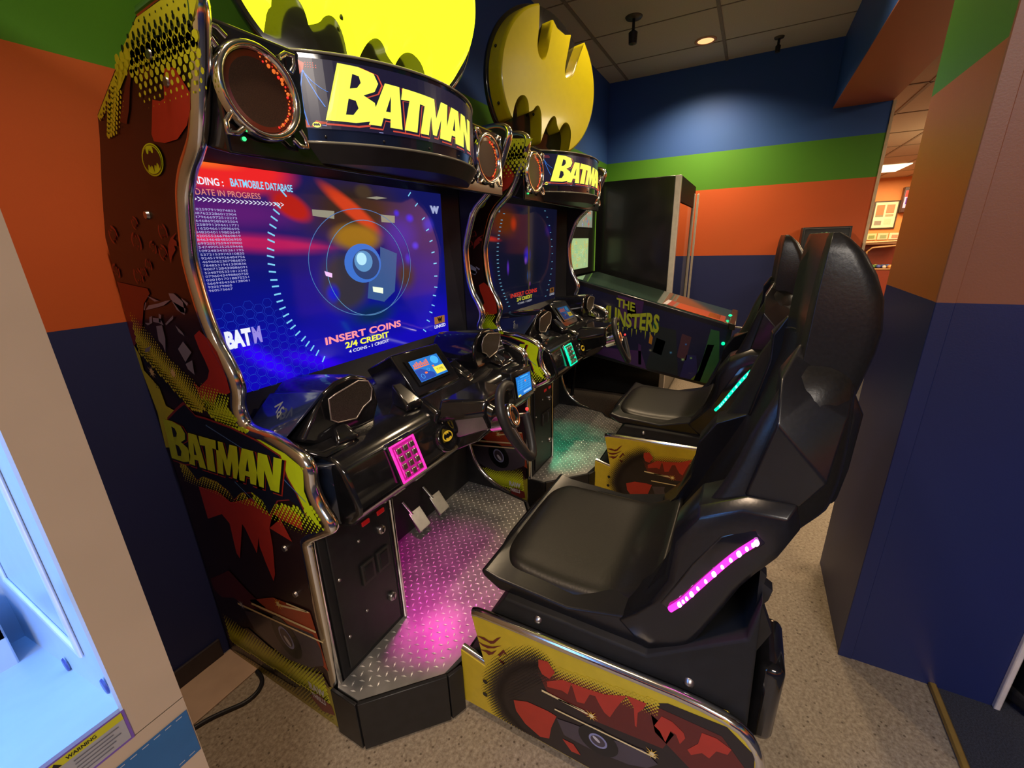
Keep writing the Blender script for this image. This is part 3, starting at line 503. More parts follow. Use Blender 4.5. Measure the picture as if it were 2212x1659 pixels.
def make_cabinet(dx, v):
    root = empty('driving_arcade_cabinet', (1.086, 1.15, 0))
    tag(root, v['label'], 'arcade machine', 'driving arcade cabinets')
    front = ART['outline']; front = [(0.904, 0.012)] + front[1:]
    # left panel
    poly = front + TOPO + [(1.466, 0.012)]
    mb = MB(); mb.prismx(poly, 0.522, 0.552, MAROON); lp = mb.build('side_panel', root)
    side_art(lp)
    for y, z in ((1.035, 1.71), (1.00, 1.66), (1.21, 1.44), (.975, .62), (.975, .47)):
        mb = MB(); mb.cyl((PX - .004, y, z), (.523, y, z), .008, .010, STEEL, 12); mb.build('screw', lp)
    mp = front[::-1]; path = [(1.05, 1.779), (0.96, 1.786), (0.915, 1.785), (0.885, 1.773)] + mp
    path = smooth_path([(0.537, y, z) for y, z in path])
    mb = MB(); mb.tube(path, .0175, CHROME, 10); mb.build('edge_molding', lp)
    # right panel, cut away low down
    low = [(0.93, 0.012), (0.93, .162), (1.005, .183), (1.064, .218), (1.106, .258), (1.134, .305), (1.154, .368), (1.160, .424), (1.155, .52), (1.10, .66), (.90, .70), (.80, .733)]
    rfront = low + front[7:]
    poly = rfront + TOPO + [(1.466, 0.012)]
    mb = MB(); mb.prismx(poly, 1.620, 1.650, BLACK); rp = mb.build('side_panel', root); tag(rp, 'plain black inner side panel with chrome edge')
    path = smooth_path([(1.635, y, z) for y, z in [(1.05, 1.779), (0.96, 1.786), (0.915, 1.785), (0.885, 1.773)] + rfront[11:][::-1]])
    mb = MB(); mb.tube(path, .0165, CHROME, 10); mb.tube(smooth_path([(1.635, y, z) for y, z in low[1:9]]), .008, CHROME, 8); mb.build('edge_molding', rp)
    # body behind the screen and the head box
    mb = MB(); mb.prismx([(1.20, .02), (1.20, 1.60), (1.32, 1.595), (1.44, 1.39), (1.462, 1.30), (1.462, .02)], .552, 1.62, BLACK); mb.build('cabinet_body', root)
    mb = MB(); mb.prismx([(.905, 1.535), (.900, 1.755), (.925, 1.762), (1.30, 1.650), (1.40, 1.50), (1.13, 1.595)], .552, 1.62, BLACKG)
    mb.build('head_box', root, bevel=.006)
    # monitor
    mon = MB(); B0 = (.556, 1.616, .925, 1.60, 1.115); I0 = (.585, 1.563, .985, 1.561)
    def rect(x0, x1, z0, z1, y0, y1): return [(x0, y0, z0), (x1, y0, z0), (x1, y1, z1), (x0, y1, z1)]
    o_ = rect(B0[0], B0[1], B0[2], B0[3], 1.12, 1.12); i_ = rect(I0[0], I0[1], I0[2], I0[3], 1.183, 1.172)
    for a in range(4):
        b = (a + 1) % 4; mon.poly([o_[a], o_[b], i_[b], i_[a]], pm('bezel_black', (0.012, 0.013, 0.016), 0.35))
    mon.box(.556, 1.616, 1.19, 1.199, .93, 1.60, BLACKM); mo = mon.build('monitor', root, fix=False); tag(mo, 'large lit game screen in a black bezel')
    scr = MB(); display(scr, v); scr.build('display', mo, fix=False)
    # speakers
    for sx in (0.630, 1.492):
        sp = MB(); c = (sx, .898, 1.652)
        sp.lathe([(.069, .004), (.072, .013), (.078, .018), (.084, .013), (.086, 0)], c, (0, -1, 0), CHROME, 40)
        for k in range(4):
            a = math.radians(45 + 90 * k); ex = c[0] + .106 * math.cos(a); ez = c[2] + .106 * math.sin(a)
            pts = [(c[0] + .090 * math.cos(a - .16), .886, c[2] + .090 * math.sin(a - .16)), (ex + .012 * math.sin(a), .886, ez - .012 * math.cos(a)), (ex + .014 * math.cos(a), .886, ez + .014 * math.sin(a)), (ex - .012 * math.sin(a), .886, ez + .012 * math.cos(a)), (c[0] + .090 * math.cos(a + .16), .886, c[2] + .090 * math.sin(a + .16))]
            sp.tube(pts, .0052, CHROME, 8)
        so = sp.build('speaker', root); tag(so, 'round speaker in a chrome ring')
        g = MB(); g.lathe([(.0, .003), (.040, .003), (.070, .006)], c, (0, -1, 0), pm('speaker_grille', (0.040, 0.018, 0.012), 0.35, scale=600, var=0.4), 36); g.build('grille', so)
        led = MB()
        if v['speaker_on']:
            for i in range(26):
                a = math.radians(-62 + i * 5.6); rr = .0625 + .003 * math.sin(i * 3.1); s = .0012 + .0020 * random.random()
                cc = em('speaker_led', (1.0, 0.20, 0.03), .75) if i % 3 else em('speaker_led_red', (1.0, 0.03, 0.02), .9)
                led.ball((c[0] + rr * math.cos(a), .8925, c[2] + rr * math.sin(a)), s * 1.3, cc, 6)
        led.lathe([(.057, .0045), (.069, .0070)], c, (0, -1, 0), pm('red_reflector', (0.12, 0.02, 0.01), 0.2), 36); led.build('led_ring', so)
    mb = MB(); mb.ball((.585, .902, 1.565), .004, em('green_pilot', (0.05, 1, 0.25), 1.5), 8); mb.build('pilot_light', root)
    # curved marquee
    MC = (1.065, .765 + .4595); MR = .4595
    def mq(s, z, r=0.0): t = s / MR; return (MC[0] + (MR + r) * math.sin(t), MC[1] - (MR + r) * math.cos(t), z)
    N = 28; ss = [-.378 + .756 * i / N for i in range(N + 1)]
    mb = MB(); mk = pm('marquee_smoked', (0.010, 0.014, 0.035), 0.08, coat=1.0)
    mb.add([mq(s, 1.582) for s in ss] + [mq(s, 1.757) for s in ss], [(i, i + 1, N + 2 + i, N + 1 + i) for i in range(N)], mk, True)
    mb.poly([mq(s, 1.757) for s in ss], BLACK); mb.poly([mq(s, 1.545, -.02) for s in ss], BLACK)
    mb.add([mq(s, 1.545, -.02) for s in ss] + [mq(s, 1.582, .004) for s in ss], [(i, i + 1, N + 2 + i, N + 1 + i) for i in range(N)], BLACK, True)
    mo = mb.build('marquee', root, fix=False); tag(mo, 'curved lit name board with a yellow word on black')
    mb = MB(); mb.tube([mq(s, 1.757, .002) for s in ss], .003, pm('clear_edge', (0.25, 0.25, 0.2), 0.1), 6); mb.tube([mq(s, 1.584, .004) for s in ss], .003, pm('clear_edge', (0.25, 0.25, 0.2), 0.1), 6)
    for s in (-.33, -.20, -.07, .06, .19): mb.ball(mq(s, 1.596, .001), .003, BLACK, 6)
    mb.build('marquee_edge', mo)
    art = MB(); g_ = .85
    LY = em('lit_yellow', (0.90, 0.95, 0.10), 1.25 * g_); LR = em('lit_red', (0.85, 0.10, 0.06), .75 * g_); LB = em('lit_blue', (0.06, 0.28, 1.0), .8 * g_); LK = em('lit_black', (0.012, 0.010, 0.030), 1.0); LP = em('lit_salmon', (0.75, 0.16, 0.10), .7 * g_)
    def seg(s0, s1, z0, z1, m, r):
        k = max(1, int((s1 - s0) / .02)); q = [s0 + (s1 - s0) * i / k for i in range(k + 1)]
        art.add([mq(s, z0, r) for s in q] + [mq(s, z1, r) for s in q], [(i, i + 1, k + 2 + i, k + 1 + i) for i in range(k)], m)
    seg(-.376, .376, 1.612, 1.745, LK, .0010)
    mf = lambda r: (lambda a, b: mq(a, b, r))
    put_poly2(art, [(-.378, 1.700), (-.366, 1.712), (-.356, 1.722), (-.352, 1.735), (-.368, 1.742), (-.378, 1.745)], mf(.0015), LP)
    put_poly2(art, [(-.378, 1.612), (-.378, 1.640), (-.370, 1.634), (-.362, 1.622), (-.358, 1.614)], mf(.0015), LP)
    put_poly2(art, [(-.358, 1.614), (-.345, 1.628), (-.330, 1.626), (-.30, 1.624), (-.10, 1.617), (.10, 1.614), (.10, 1.612)], mf(.0015), LP)
    for pts in ([(-.357, 1.722), (-.366, 1.690), (-.367, 1.650), (-.362, 1.618)], [(-.357, 1.722), (-.348, 1.700), (-.335, 1.675), (-.322, 1.655)], [(-.354, 1.716), (-.342, 1.702), (-.325, 1.690), (-.312, 1.684)]):
        for a, b in zip(pts[:-1], pts[1:]): put_poly2(art, [(a[0] - .0012, a[1]), (a[0] + .0012, a[1]), (b[0] + .0012, b[1]), (b[0] - .0012, b[1])], mf(.0018), LB)
    for i in range(14): dot(art, -.350 + .005 * (i % 5), 1.728 + .004 * (i // 5), .0012, mf(.0016), LR, 6)
    dot(art, -.345, 1.619, .0055, mf(.0020), LY, 16, 1.6); put_poly2(art, [(-.345 + x * .007, 1.619 + y * .0042) for x, y in BAT], mf(.0024), LK)
    put_poly2(art, [(-.334, 1.6195), (-.20, 1.6145), (-.20, 1.6130), (-.334, 1.6180)], mf(.0022), em('lit_small_type', (0.4, 0.45, 0.9), .7))
    word_logo(art, lambda u, w_, d=0.0: mq(-.325 + u * .475 + w_ * .030 * (1 - u * .5), 1.629 + w_ * (.092 - u * .010) - u * .006, .0012 + d * .8), LY, LR, LK, .0006, .02)
    art.build('marquee_art', mo, fix=False)
    # topper disc: black backing plate and raised bat emblem
    yaw, pit, roll = v['turn']; e0 = Vector((math.cos(yaw), math.sin(yaw), 0)); n0 = Vector((math.sin(yaw), -math.cos(yaw), 0)); up_ = Vector((0, 0, 1))
    u0 = up_ * math.cos(pit) + n0 * math.sin(pit); nn = n0 * math.cos(pit) - up_ * math.sin(pit)
    ex = e0 * math.cos(roll) + u0 * math.sin(roll); ez = u0 * math.cos(roll) - e0 * math.sin(roll)
    tc = Vector(v['top'])
    tb = MB(); tb.lathe([(0, -.012), (.342, -.012), (.350, -.004), (.350, .010), (.342, .016), (0, .016)], tc, nn, BLACKG, 72, ux=ex); 
    tb.cyl(tc - up_ * .20 - nn * .02, Vector((tc.x, tc.y + .01, 1.70)), .024, .024, BLACK, 16)
    to = tb.build('topper', root); tag(to, 'round black topper plate with a raised yellow bat emblem')
    R0, R1, H = .336, .322, .100
    def bp(k, r, h): x, y = k; return tc + ex * (x * r) + ez * (y * r) + nn * h
    BB = topper_outline()
    eb = MB(); n = len(BB)
    rings = [[bp(p, R0, .016) for p in BB], [bp(p, R0 * .985, H * .80) for p in BB], [bp(p, R0 * .970, H * .95) for p in BB], [bp(p, R0 * .945, H) for p in BB]]
    vv = [q for r in rings for q in r]
    eb.add(vv, [(k * n + i, k * n + (i + 1) % n, (k + 1) * n + (i + 1) % n, (k + 1) * n + i) for k in range(3) for i in range(n)], v['topper'], True)
    from mathutils.geometry import tessellate_polygon
    tri = tessellate_polygon([[Vector((p[0], p[1], 0)) for p in BB]])
    eb.add(rings[3], [tuple(t) for t in tri], v['topper'])
    for p, h in (((-.80, -.58), .06), ((-.985, .08), .05), ((.16, .62), .05), ((-.12, -.44), .05)):
        eb.ball(bp(p, R0 * 1.0, h), .007, BLACK, 8)
    eb.build('bat_emblem', to)
    # ------------------------------------------------ dashboard
    db = MB()
    db.prismx([(1.16, .93), (1.02, .925), (.905, .888), (.84, .870), (.808, .852), (.797, .838), (.764, .752), (.768, .728), (.800, .690), (.84, .672), (1.02, .64), (1.16, .66)], .600, 1.578, BLACKG)
    d = db.build('dashboard', root, bevel=.012, seg=3); tag(d, 'glossy black moulded dashboard')
    for s in (-1, 1):       # rounded shoulders next to the side panels
        sh = MB()
        X = lambda x: 1.086 + s * (x - 1.086)
        sh.hexa([(X(.556), .880, .86), (X(.60), .82, .858), (X(.66), .800, .848), (X(.66), .790, .690), (X(.60), .83, .685), (X(.556), .885, .70)], [(X(.556), 1.10, .90), (X(.60), 1.10, .90), (X(.66), 1.10, .90), (X(.66), 1.10, .67), (X(.60), 1.10, .67), (X(.556), 1.10, .68)], NAVYP)
        sh.hexa([(X(.566), .885, .905), (X(.60), .855, .885), (X(.70), .85, .882), (X(.70), .86, .86), (X(.60), .86, .86), (X(.566), .89, .88)], [(X(.566), 1.12, .945), (X(.60), 1.12, .93), (X(.70), 1.12, .93), (X(.70), 1.12, .87), (X(.60), 1.12, .87), (X(.566), 1.12, .88)], BLACKG)
        sh.build('corner_cap', d, bevel=.014, seg=3)
    for s in (-1, 1):   # speaker pods either side
        X = lambda x: 1.086 + s * (x - 1.086)
        pd = MB()
        ring = lambda y, k, dz, w: [(X(.575 + w), y, .915 + dz), (X(.650 + k), y, 1.010 + dz), (X(.700), y, 1.032 + dz), (X(.755), y, 1.036 + dz), (X(.800 - k), y, 1.018 + dz), (X(.826 - k), y, .985 + dz), (X(.835 - w), y, .93 + dz), (X(.81), y, .882 + dz * .3), (X(.62), y, .886 + dz * .3)]
        pd.hexa(ring(.900, 0, 0, 0), ring(1.13, .02, -.028, .01), BLACKG)
        o = pd.build('speaker_pod', d, bevel=.010, seg=3)
        ru = MB(); ru.hexa([(X(.560), .925, .935), (X(.652), .893, 1.022), (X(.655), 1.12, .985), (X(.560), 1.10, .92)], [(X(.556), .93, .925), (X(.658), .898, 1.010), (X(.662), 1.12, .975), (X(.560), 1.10, .91)], pm('blue_black_gloss', (0.020, 0.030, 0.085), 0.12, coat=0.8)); ru.build('pod_cheek', d, bevel=.003)
        gr = MB(); G = [(.682, .893, .946), (.680, .886, 1.000), (.700, .884, 1.006), (.770, .884, 1.018), (.800, .885, 1.008), (.812, .887, .985), (.806, .890, .955), (.780, .892, .944), (.764, .893, .930), (.755, .894, .922), (.700, .894, .932)]
        G = [(X(.747 + (a - .747) * 1.08 - .018), b - .004, .978 + (c - .978) * 1.08) for a, b, c in G]
        gr.poly(G, pm('mesh_grille', (0.10, 0.085, 0.07), 0.45, 0.6, scale=900, var=0.6)); 
        for i in range(12):
            for j in range(8):
                a = .690 + i * .0098; c = .938 + j * .0098
                if inpoly((a, c), [(p[0] if s < 0 else 2 * 1.086 - p[0], p[2]) for p in G]): gr.ball((X(a), .8865, c), .0022, BLACKM, 5)
        gr.tube(G, .0022, pm('grille_rim', (0.6, 0.55, 0.5), 0.3, 0.8), 6, closed=True); gr.build('dash_grille', d, fix=False)
        tm = MB(); t4 = 'GA' if s < 0 else 'BV'
        f = lambda a, b: (X(.604 + b * .035) , 1.02 - a * .045, .985 + .000 * b - .0 + (b * .026)) if s < 0 else (X(.604 + b * .035), 1.02 - a * .045, .985 + b * .026)
        put_text(tm, 'BV', lambda a, b: (X(.585 + (1 - b) * .028), 1.00 - b * .006, .968 + a * .034 - b * .012), P('grey_print', (.45, .5, .48)), .02); tm.build('pod_lettering', d, fix=False)
    # little fin bumps beside the pods
    for s in (-1, 1):
      for half_ in (0, 1):
        fb = MB()
        X = lambda x: 1.086 + s * (x - 1.086)
        if half_: fb.hexa([(X(.645), .86, .895), (X(.70), .85, .893), (X(.715), .85, .880), (X(.64), .86, .880)], [(X(.67), .90, .925), (X(.70), .90, .928), (X(.715), .91, .89), (X(.66), .91, .89)], BLACKG)
        else: fb.hexa([(X(.905), .86, .900), (X(.96), .85, .905), (X(.975), .85, .875), (X(.90), .86, .878)], [(X(.92), .93, .955), (X(.96), .93, .950), (X(.975), .93, .89), (X(.91), .93, .89)], BLACKG)
        fb.build('dash_fin', d, bevel=.006)
    # centre screen
    cs = MB(); q = [(.990, .955, 1.012), (1.185, .955, 1.005), (1.182, .885, .915), (.992, .885, .918)]
    cs.hexa(expand(q, .022), [(x, y + .12, z - .06) for x, y, z in expand(q, .02)], BLACKG); o = cs.build('gauge_screen', d, bevel=.006); tag(o, 'small lit screen in the middle of the dashboard')
    mini(expand(q, -.010), o, v['mini'], 0)
    # hump under the centre screen
    hm = MB(); hm.hexa([(.965, .865, .905), (1.215, .865, .905), (1.225, .785, .870), (.955, .785, .870)], [(.95, .95, .86), (1.23, .95, .86), (1.24, .80, .80), (.94, .80, .80)], BLACKG); hm.build('dash_hump', d, bevel=.012, seg=3)
    # right-hand screen
    q = [(1.435, .778, .848), (1.572, .778, .840), (1.568, .765, .752), (1.432, .765, .756)]
    cs = MB(); cs.hexa(expand(q, .020), [(x, y + .06, z) for x, y, z in expand(q, .02)], BLACKG); o = cs.build('map_screen', d, bevel=.005); tag(o, 'small lit map screen at the right end of the dashboard')
    mini(q, o, v['mini'], 1)
    # keypad
    kp = MB(); K = [(.752, .790, .840), (.830, .790, .840), (.830, .757, .755), (.752, .757, .755)]
    kp.hexa(expand(K, .012), [(x, y + .03, z) for x, y, z in expand(K, .012)], BLACKG); ko = kp.build('keypad', d, bevel=.004); tag(ko, 'glowing keypad with metal buttons')
    fr = MB()
    for t_, sc in ((.0042, .006), (.0022, -.006)):
        Q = [(x, y - .004, z) for x, y, z in expand(K, sc)]; fr.tube(Q, t_, v['glow'], 8, closed=True)
    fr.poly([(x, y - .003, z) for x, y, z in expand(K, .004)], v['glow_dim']); fr.build('keypad_light', ko, fix=False)
    for r in range(4):
        for c in range(3):
            a = (c + .5) / 3; b = (r + .5) / 4; kb = MB()
            p = [K[0][i] * (1 - a) * (1 - b) + K[1][i] * a * (1 - b) + K[2][i] * a * b + K[3][i] * (1 - a) * b for i in range(3)]
            if c == 0 and r == 3 or c == 2 and r == 0: pass
            kb.hexa([(p[0] - .008, p[1] - .009, p[2] + .009), (p[0] + .008, p[1] - .009, p[2] + .009), (p[0] + .008, p[1] - .015, p[2] - .006), (p[0] - .008, p[1] - .015, p[2] - .006)], [(p[0] - .008, p[1], p[2] + .006), (p[0] + .008, p[1], p[2] + .006), (p[0] + .008, p[1] - .006, p[2] - .009), (p[0] - .008, p[1] - .006, p[2] - .009)], STEEL); kb.build('key', ko, bevel=.002)
    # round start button with bat emblem
    sb = MB(); c = Vector((.965, .768, .785)); nd = Vector((0, -1, .38)).normalized()
    sb.lathe([(.044, -.01), (.042, .004), (.036, .007), (.032, .002), (0, .002)], c, nd, BLACKG, 32, ux=(1, 0, 0)); bo = sb.build('start_button', d)
    eb = MB(); up = nd.cross(Vector((1, 0, 0))).normalized()
    if up.z < 0: up = -up
    fe = lambda r: (lambda a, b: c + Vector((1, 0, 0)) * a + up * b + nd * r)
    put_poly2(eb, ellipse(0, .006, .024, .016, 26), fe(.0065), em('button_yellow', (.85, .50, .03), .55)); put_poly2(eb, [(x * .0205, .006 + y * .0135) for x, y in BAT], fe(.0072), INK); eb.build('button_emblem', bo, fix=False)
    # steering column and wheel
    st = MB(); WC = Vector((1.078, .600, .845)); wn = Vector((0, -1, .36)).normalized()
    st.hexa([(1.03, .655, .905), (1.17, .655, .905), (1.185, .655, .865), (1.15, .655, .80), (1.05, .655, .80), (1.015, .655, .865)], [(.985, .80, .90), (1.215, .80, .90), (1.245, .80, .84), (1.19, .80, .745), (1.01, .80, .745), (.955, .80, .84)], BLACKG)
    st.hexa([(1.05, .66, .80), (1.15, .66, .80), (1.17, .70, .755), (1.03, .70, .755)], [(1.02, .80, .78), (1.18, .80, .78), (1.18, .80, .70), (1.02, .80, .70)], BLACKG)
    so = st.build('steering_column', root, bevel=.010, seg=3)
    wx = Vector((1, 0, 0)); wy = wn.cross(wx).normalized()
    if wy.z < 0: wy = -wy
    rim = [(.038, .086), (.022, .096), (-.008, .096), (-.036, .078), (-.056, .044), (-.062, .008), (-.052, -.040), (-.030, -.088), (-.008, -.130), (.016, -.152), (.036, -.142), (.054, -.100), (.066, -.050), (.070, -.018)]
    W3 = lambda a, b, h=0: WC + wx * a + wy * b + wn * h
    w = MB(); w.tube(smooth_path([W3(a, b, .01) for a, b in rim]), .0150, pm('wheel_leather', (0.022, 0.022, 0.024), 0.42, scale=250, bump=.1), 12)
    wo = w.build('steering_wheel', root); tag(wo, 'black steering wheel with chrome hub')
    sp = MB()
    for a, b, c_, e in ((-.060, .005, -.025, .0), (.068, -.022, .025, -.006), (.016, -.145, .004, -.030)):
        sp.tube([W3(a, b, .01), W3((a + c_) / 2, (b + e) / 2, -.002), W3(c_, e, -.01)], .007, STEEL, 8)
    sp.build('spoke', wo)
    hb = MB(); hb.lathe([(.0, .012), (.018, .012), (.023, .017), (.029, .013), (.031, 0), (.030, -.03), (.030, -.075)], WC, wn, CHROME, 32, ux=wx, sy=1.35); hb.lathe([(0, .015), (.017, .0135)], WC, wn, BLACKG, 24, ux=wx); hb.build('hub', wo)
    bt = MB(); bt.ball(W3(.072, -.006, .02), .006, em('wheel_red', (1, .05, .05), 1.2), 8); bt.build('wheel_button', wo)
    # ------------------------------------------------ lower front: coin door, footwell
    cd = MB(); cd.box(.553, .800, .885, .93, .03, .70, BLACKM); cd.box(.575, .785, .878, .885, .19, .665, BLACK); cdo = cd.build('coin_door', root, bevel=.003); tag(cdo, 'matte black coin door with locks and coin slots')
    cd = MB(); cd.tube([(.806, .881, .70), (.806, .881, .175)], .008, CHROME, 8); cd.build('door_trim', cdo)
    for x, z in ((.752, .555), (.757, .300)):
        lk = MB(); lk.lathe([(0, .012), (.010, .012), (.014, .008), (.014, 0)], (x, .878, z), (0, -1, 0), STEEL, 20); lk.box(x - .0015, x + .0015, .864, .868, z - .006, z + .006, INK); lk.build('lock', cdo)
    for x, z in ((.685, .455), (.745, .455)):
        cs = MB(); cs.box(x - .024, x + .024, .872, .880, z - .035, z + .035, pm('slot_frame', (0.03, 0.028, 0.026), 0.4)); cs.box(x - .016, x + .016, .870, .873, z - .026, z + .026, INK); cs.build('coin_slot', cdo, bevel=.002)
    for x in (.703, .761):
        cr = MB(); cr.box(x - .014, x + .014, .874, .880, .604, .618, em('coin_red', (.5, .01, .01), .35)); cr.build('reject_button', cdo, bevel=.002)
    for x, z in ((.590, .50), (.590, .30), (.66, .33), (.67, .57)):
        cr = MB(); cr.lathe([(0, .004), (.004, .003), (.005, 0)], (x, .878, z), (0, -1, 0), STEEL, 10); cr.build('door_screw', cdo)
    fw = MB(); fw.box(.800, .812, .93, 1.2, .17, .66, BLACKM); fw.box(.812, 1.62, 1.17, 1.2, .17, .66, BLACKM); fw.build('footwell', root)
    for x in (1.155, 1.290):
        pe = MB(); pe.hexa([(x - .035, 1.07, .225), (x + .035, 1.07, .225), (x + .035, 1.125, .300), (x - .035, 1.125, .300)], [(x - .035, 1.08, .217), (x + .035, 1.08, .217), (x + .035, 1.133, .292), (x - .035, 1.133, .292)], STEEL)
        pe.tube([(x - .02, 1.12, .285), (x - .02, 1.17, .33)], .009, STEEL, 8); pe.build('pedal', root, bevel=.003)
    # platform
    pl = MB(); PP = [(.528, .885), (.528, .805), (.700, .638), (.80, .622), (1.43, .622), (1.515, .775), (1.580, .823), (1.645, 1.10), (1.618, 1.17), (.813, 1.17), (.813, .885)]
    pl.prismz(PP, .150, .170, pm('tread_plate_steel', (0.42, 0.41, 0.40), 0.42, 0.7, scale=14, var=.18)); 
    zt = .1712; j = 0; y = .64
    while y < 1.165:
        x = .54 + (.0165 if j % 2 else 0)
        while x < 1.64:
            if inpoly((x, y), PP) and inpoly((x + .012, y + .012), PP) and inpoly((x - .012, y - .012), PP):
                a = .75 if (j + int(round((x - .54) / .0165))) % 2 else .75 + math.pi / 2
                a = .35 if j % 2 else 1.9
                ca, sa = math.cos(a), math.sin(a); l, w_ = .0092, .0026
                pts = [(x + ca * l, y + sa * l, zt - .001), (x - sa * w_, y + ca * w_, zt + .0012), (x - ca * l, y - sa * l, zt - .001), (x + sa * w_, y - ca * w_, zt + .0012)]
                pl.add(pts + [(x, y, zt + .0016)], [(0, 1, 4), (1, 2, 4), (2, 3, 4), (3, 0, 4)], pm('tread_highlight', (0.80, 0.78, 0.75), 0.38, 0.35, var=0.02))
            x += .033
        y += .0165; j += 1
    po = pl.build('platform', root); tag(po, 'diamond tread metal footplate in a black skirt')
    def wall(runs, name):
        sk = MB()
        for a, b, z0, z1, t in runs:
            d_ = (Vector((b[0], b[1], 0)) - Vector((a[0], a[1], 0))).normalized(); n_ = Vector((d_.y, -d_.x, 0)) * t
            sk.hexa([(a[0], a[1], z0), (b[0], b[1], z0), (b[0], b[1], z1), (a[0], a[1], z1)], [(a[0] - n_.x, a[1] - n_.y, z0), (b[0] - n_.x, b[1] - n_.y, z0), (b[0] - n_.x, b[1] - n_.y, z1), (a[0] - n_.x, a[1] - n_.y, z1)], BLACK)
        sk.build(name, po, bevel=.002)
    wall([((.520, .895), (.520, .798), .006, .176, -.010), ((.520, .798), (.697, .628), .006, .180, -.012), ((.697, .628), (.742, .610), .006, .176, -.012)], 'skirt')
    wall([((1.43, .615), (1.53, .775), .006, .165, -.012), ((1.53, .775), (1.59, .818), .006, .165, -.012), ((1.59, .818), (1.655, 1.10), .006, .165, -.012)], 'skirt')
    for p in ((.5195, .862, .14), (.5195, .862, .05)):
        sk = MB(); sk.ball(p, .009, BLACKG, 8); sk.build('bolt', po)
    root.location.x += dx
    lamp('footwell_light', 'SPOT', (1.00 + dx, .92, .640), v['foot'] * 1.7, v['foot_col'], .03, spot=82, blend=.5)
    return root

def expand(q, k):
    c = Vector((0, 0, 0))
    for p in q: c += Vector(p) / len(q)
    ux = (Vector(q[1]) - Vector(q[0])).normalized(); uy = (Vector(q[0]) - Vector(q[3])).normalized(); r = []
    for p, (a, b) in zip(q, ((-1, 1), (1, 1), (1, -1), (-1, -1))): r.append(tuple(Vector(p) + ux * a * k + uy * b * k))
    return r
def smooth_path(pts, closed=False, it=2):
    pts = [Vector(p) for p in pts]
    for _ in range(it):
        n = len(pts); o = [] if closed else [pts[0]]
        for i in range(n if closed else n - 1):
            a, b = pts[i], pts[(i + 1) % n]; o += [a * .75 + b * .25, a * .25 + b * .75]
        if not closed: o.append(pts[-1])
        pts = o
    return pts
def topper_outline():
    # bat cut from a disc: outer rim arcs with tail scallops below and head notch above (unit disc)
    pts = []
    def arc(a0, a1, n, r=1.0):
        for i in range(n + 1):
            a = math.radians(a0 + (a1 - a0) * i / n); pts.append((r * math.cos(a), r * math.sin(a)))
    def bez(p0, p1, p2, n=8):
        for i in range(1, n + 1):
            t = i / n; pts.append((p0[0] * (1 - t) ** 2 + 2 * p1[0] * t * (1 - t) + p2[0] * t * t, p0[1] * (1 - t) ** 2 + 2 * p1[1] * t * (1 - t) + p2[1] * t * t))
    def half(): pass
    d2 = lambda a: (.99 * math.cos(math.radians(a)), .99 * math.sin(math.radians(a)))
    arc(-50, 59, 40, .99)                                # right wing rim
    bez(d2(59), (.45, .62), (.43, .42)); bez((.43, .42), (.40, .22), (.27, .22)); bez((.27, .22), (.205, .24), (.20, .42)); pts.append((.195, .80))
    pts.append((.09, .745)); pts.append((-.09, .745)); pts.append((-.195, .80)); pts.append((-.20, .42))
    bez((-.20, .42), (-.205, .24), (-.27, .22)); bez((-.27, .22), (-.40, .22), (-.43, .42)); bez((-.43, .42), (-.45, .62), d2(121))
    arc(121, 230, 40, .99)
    bez(d2(230), (-.66, -.42), (-.50, -.38)); bez((-.50, -.38), (-.40, -.36), (-.345, -.55)); bez((-.345, -.55), (-.26, -.50), (-.25, -.45)); bez((-.25, -.45), (-.20, -.36), (-.14, -.42)); bez((-.14, -.42), (-.06, -.50), (0, -.86))
    bez((0, -.86), (.06, -.50), (.14, -.42)); bez((.14, -.42), (.20, -.36), (.25, -.45)); bez((.25, -.45), (.26, -.50), (.345, -.55)); bez((.345, -.55), (.40, -.36), (.50, -.38)); bez((.50, -.38), (.66, -.42), d2(-50))
    return pts[:-1]
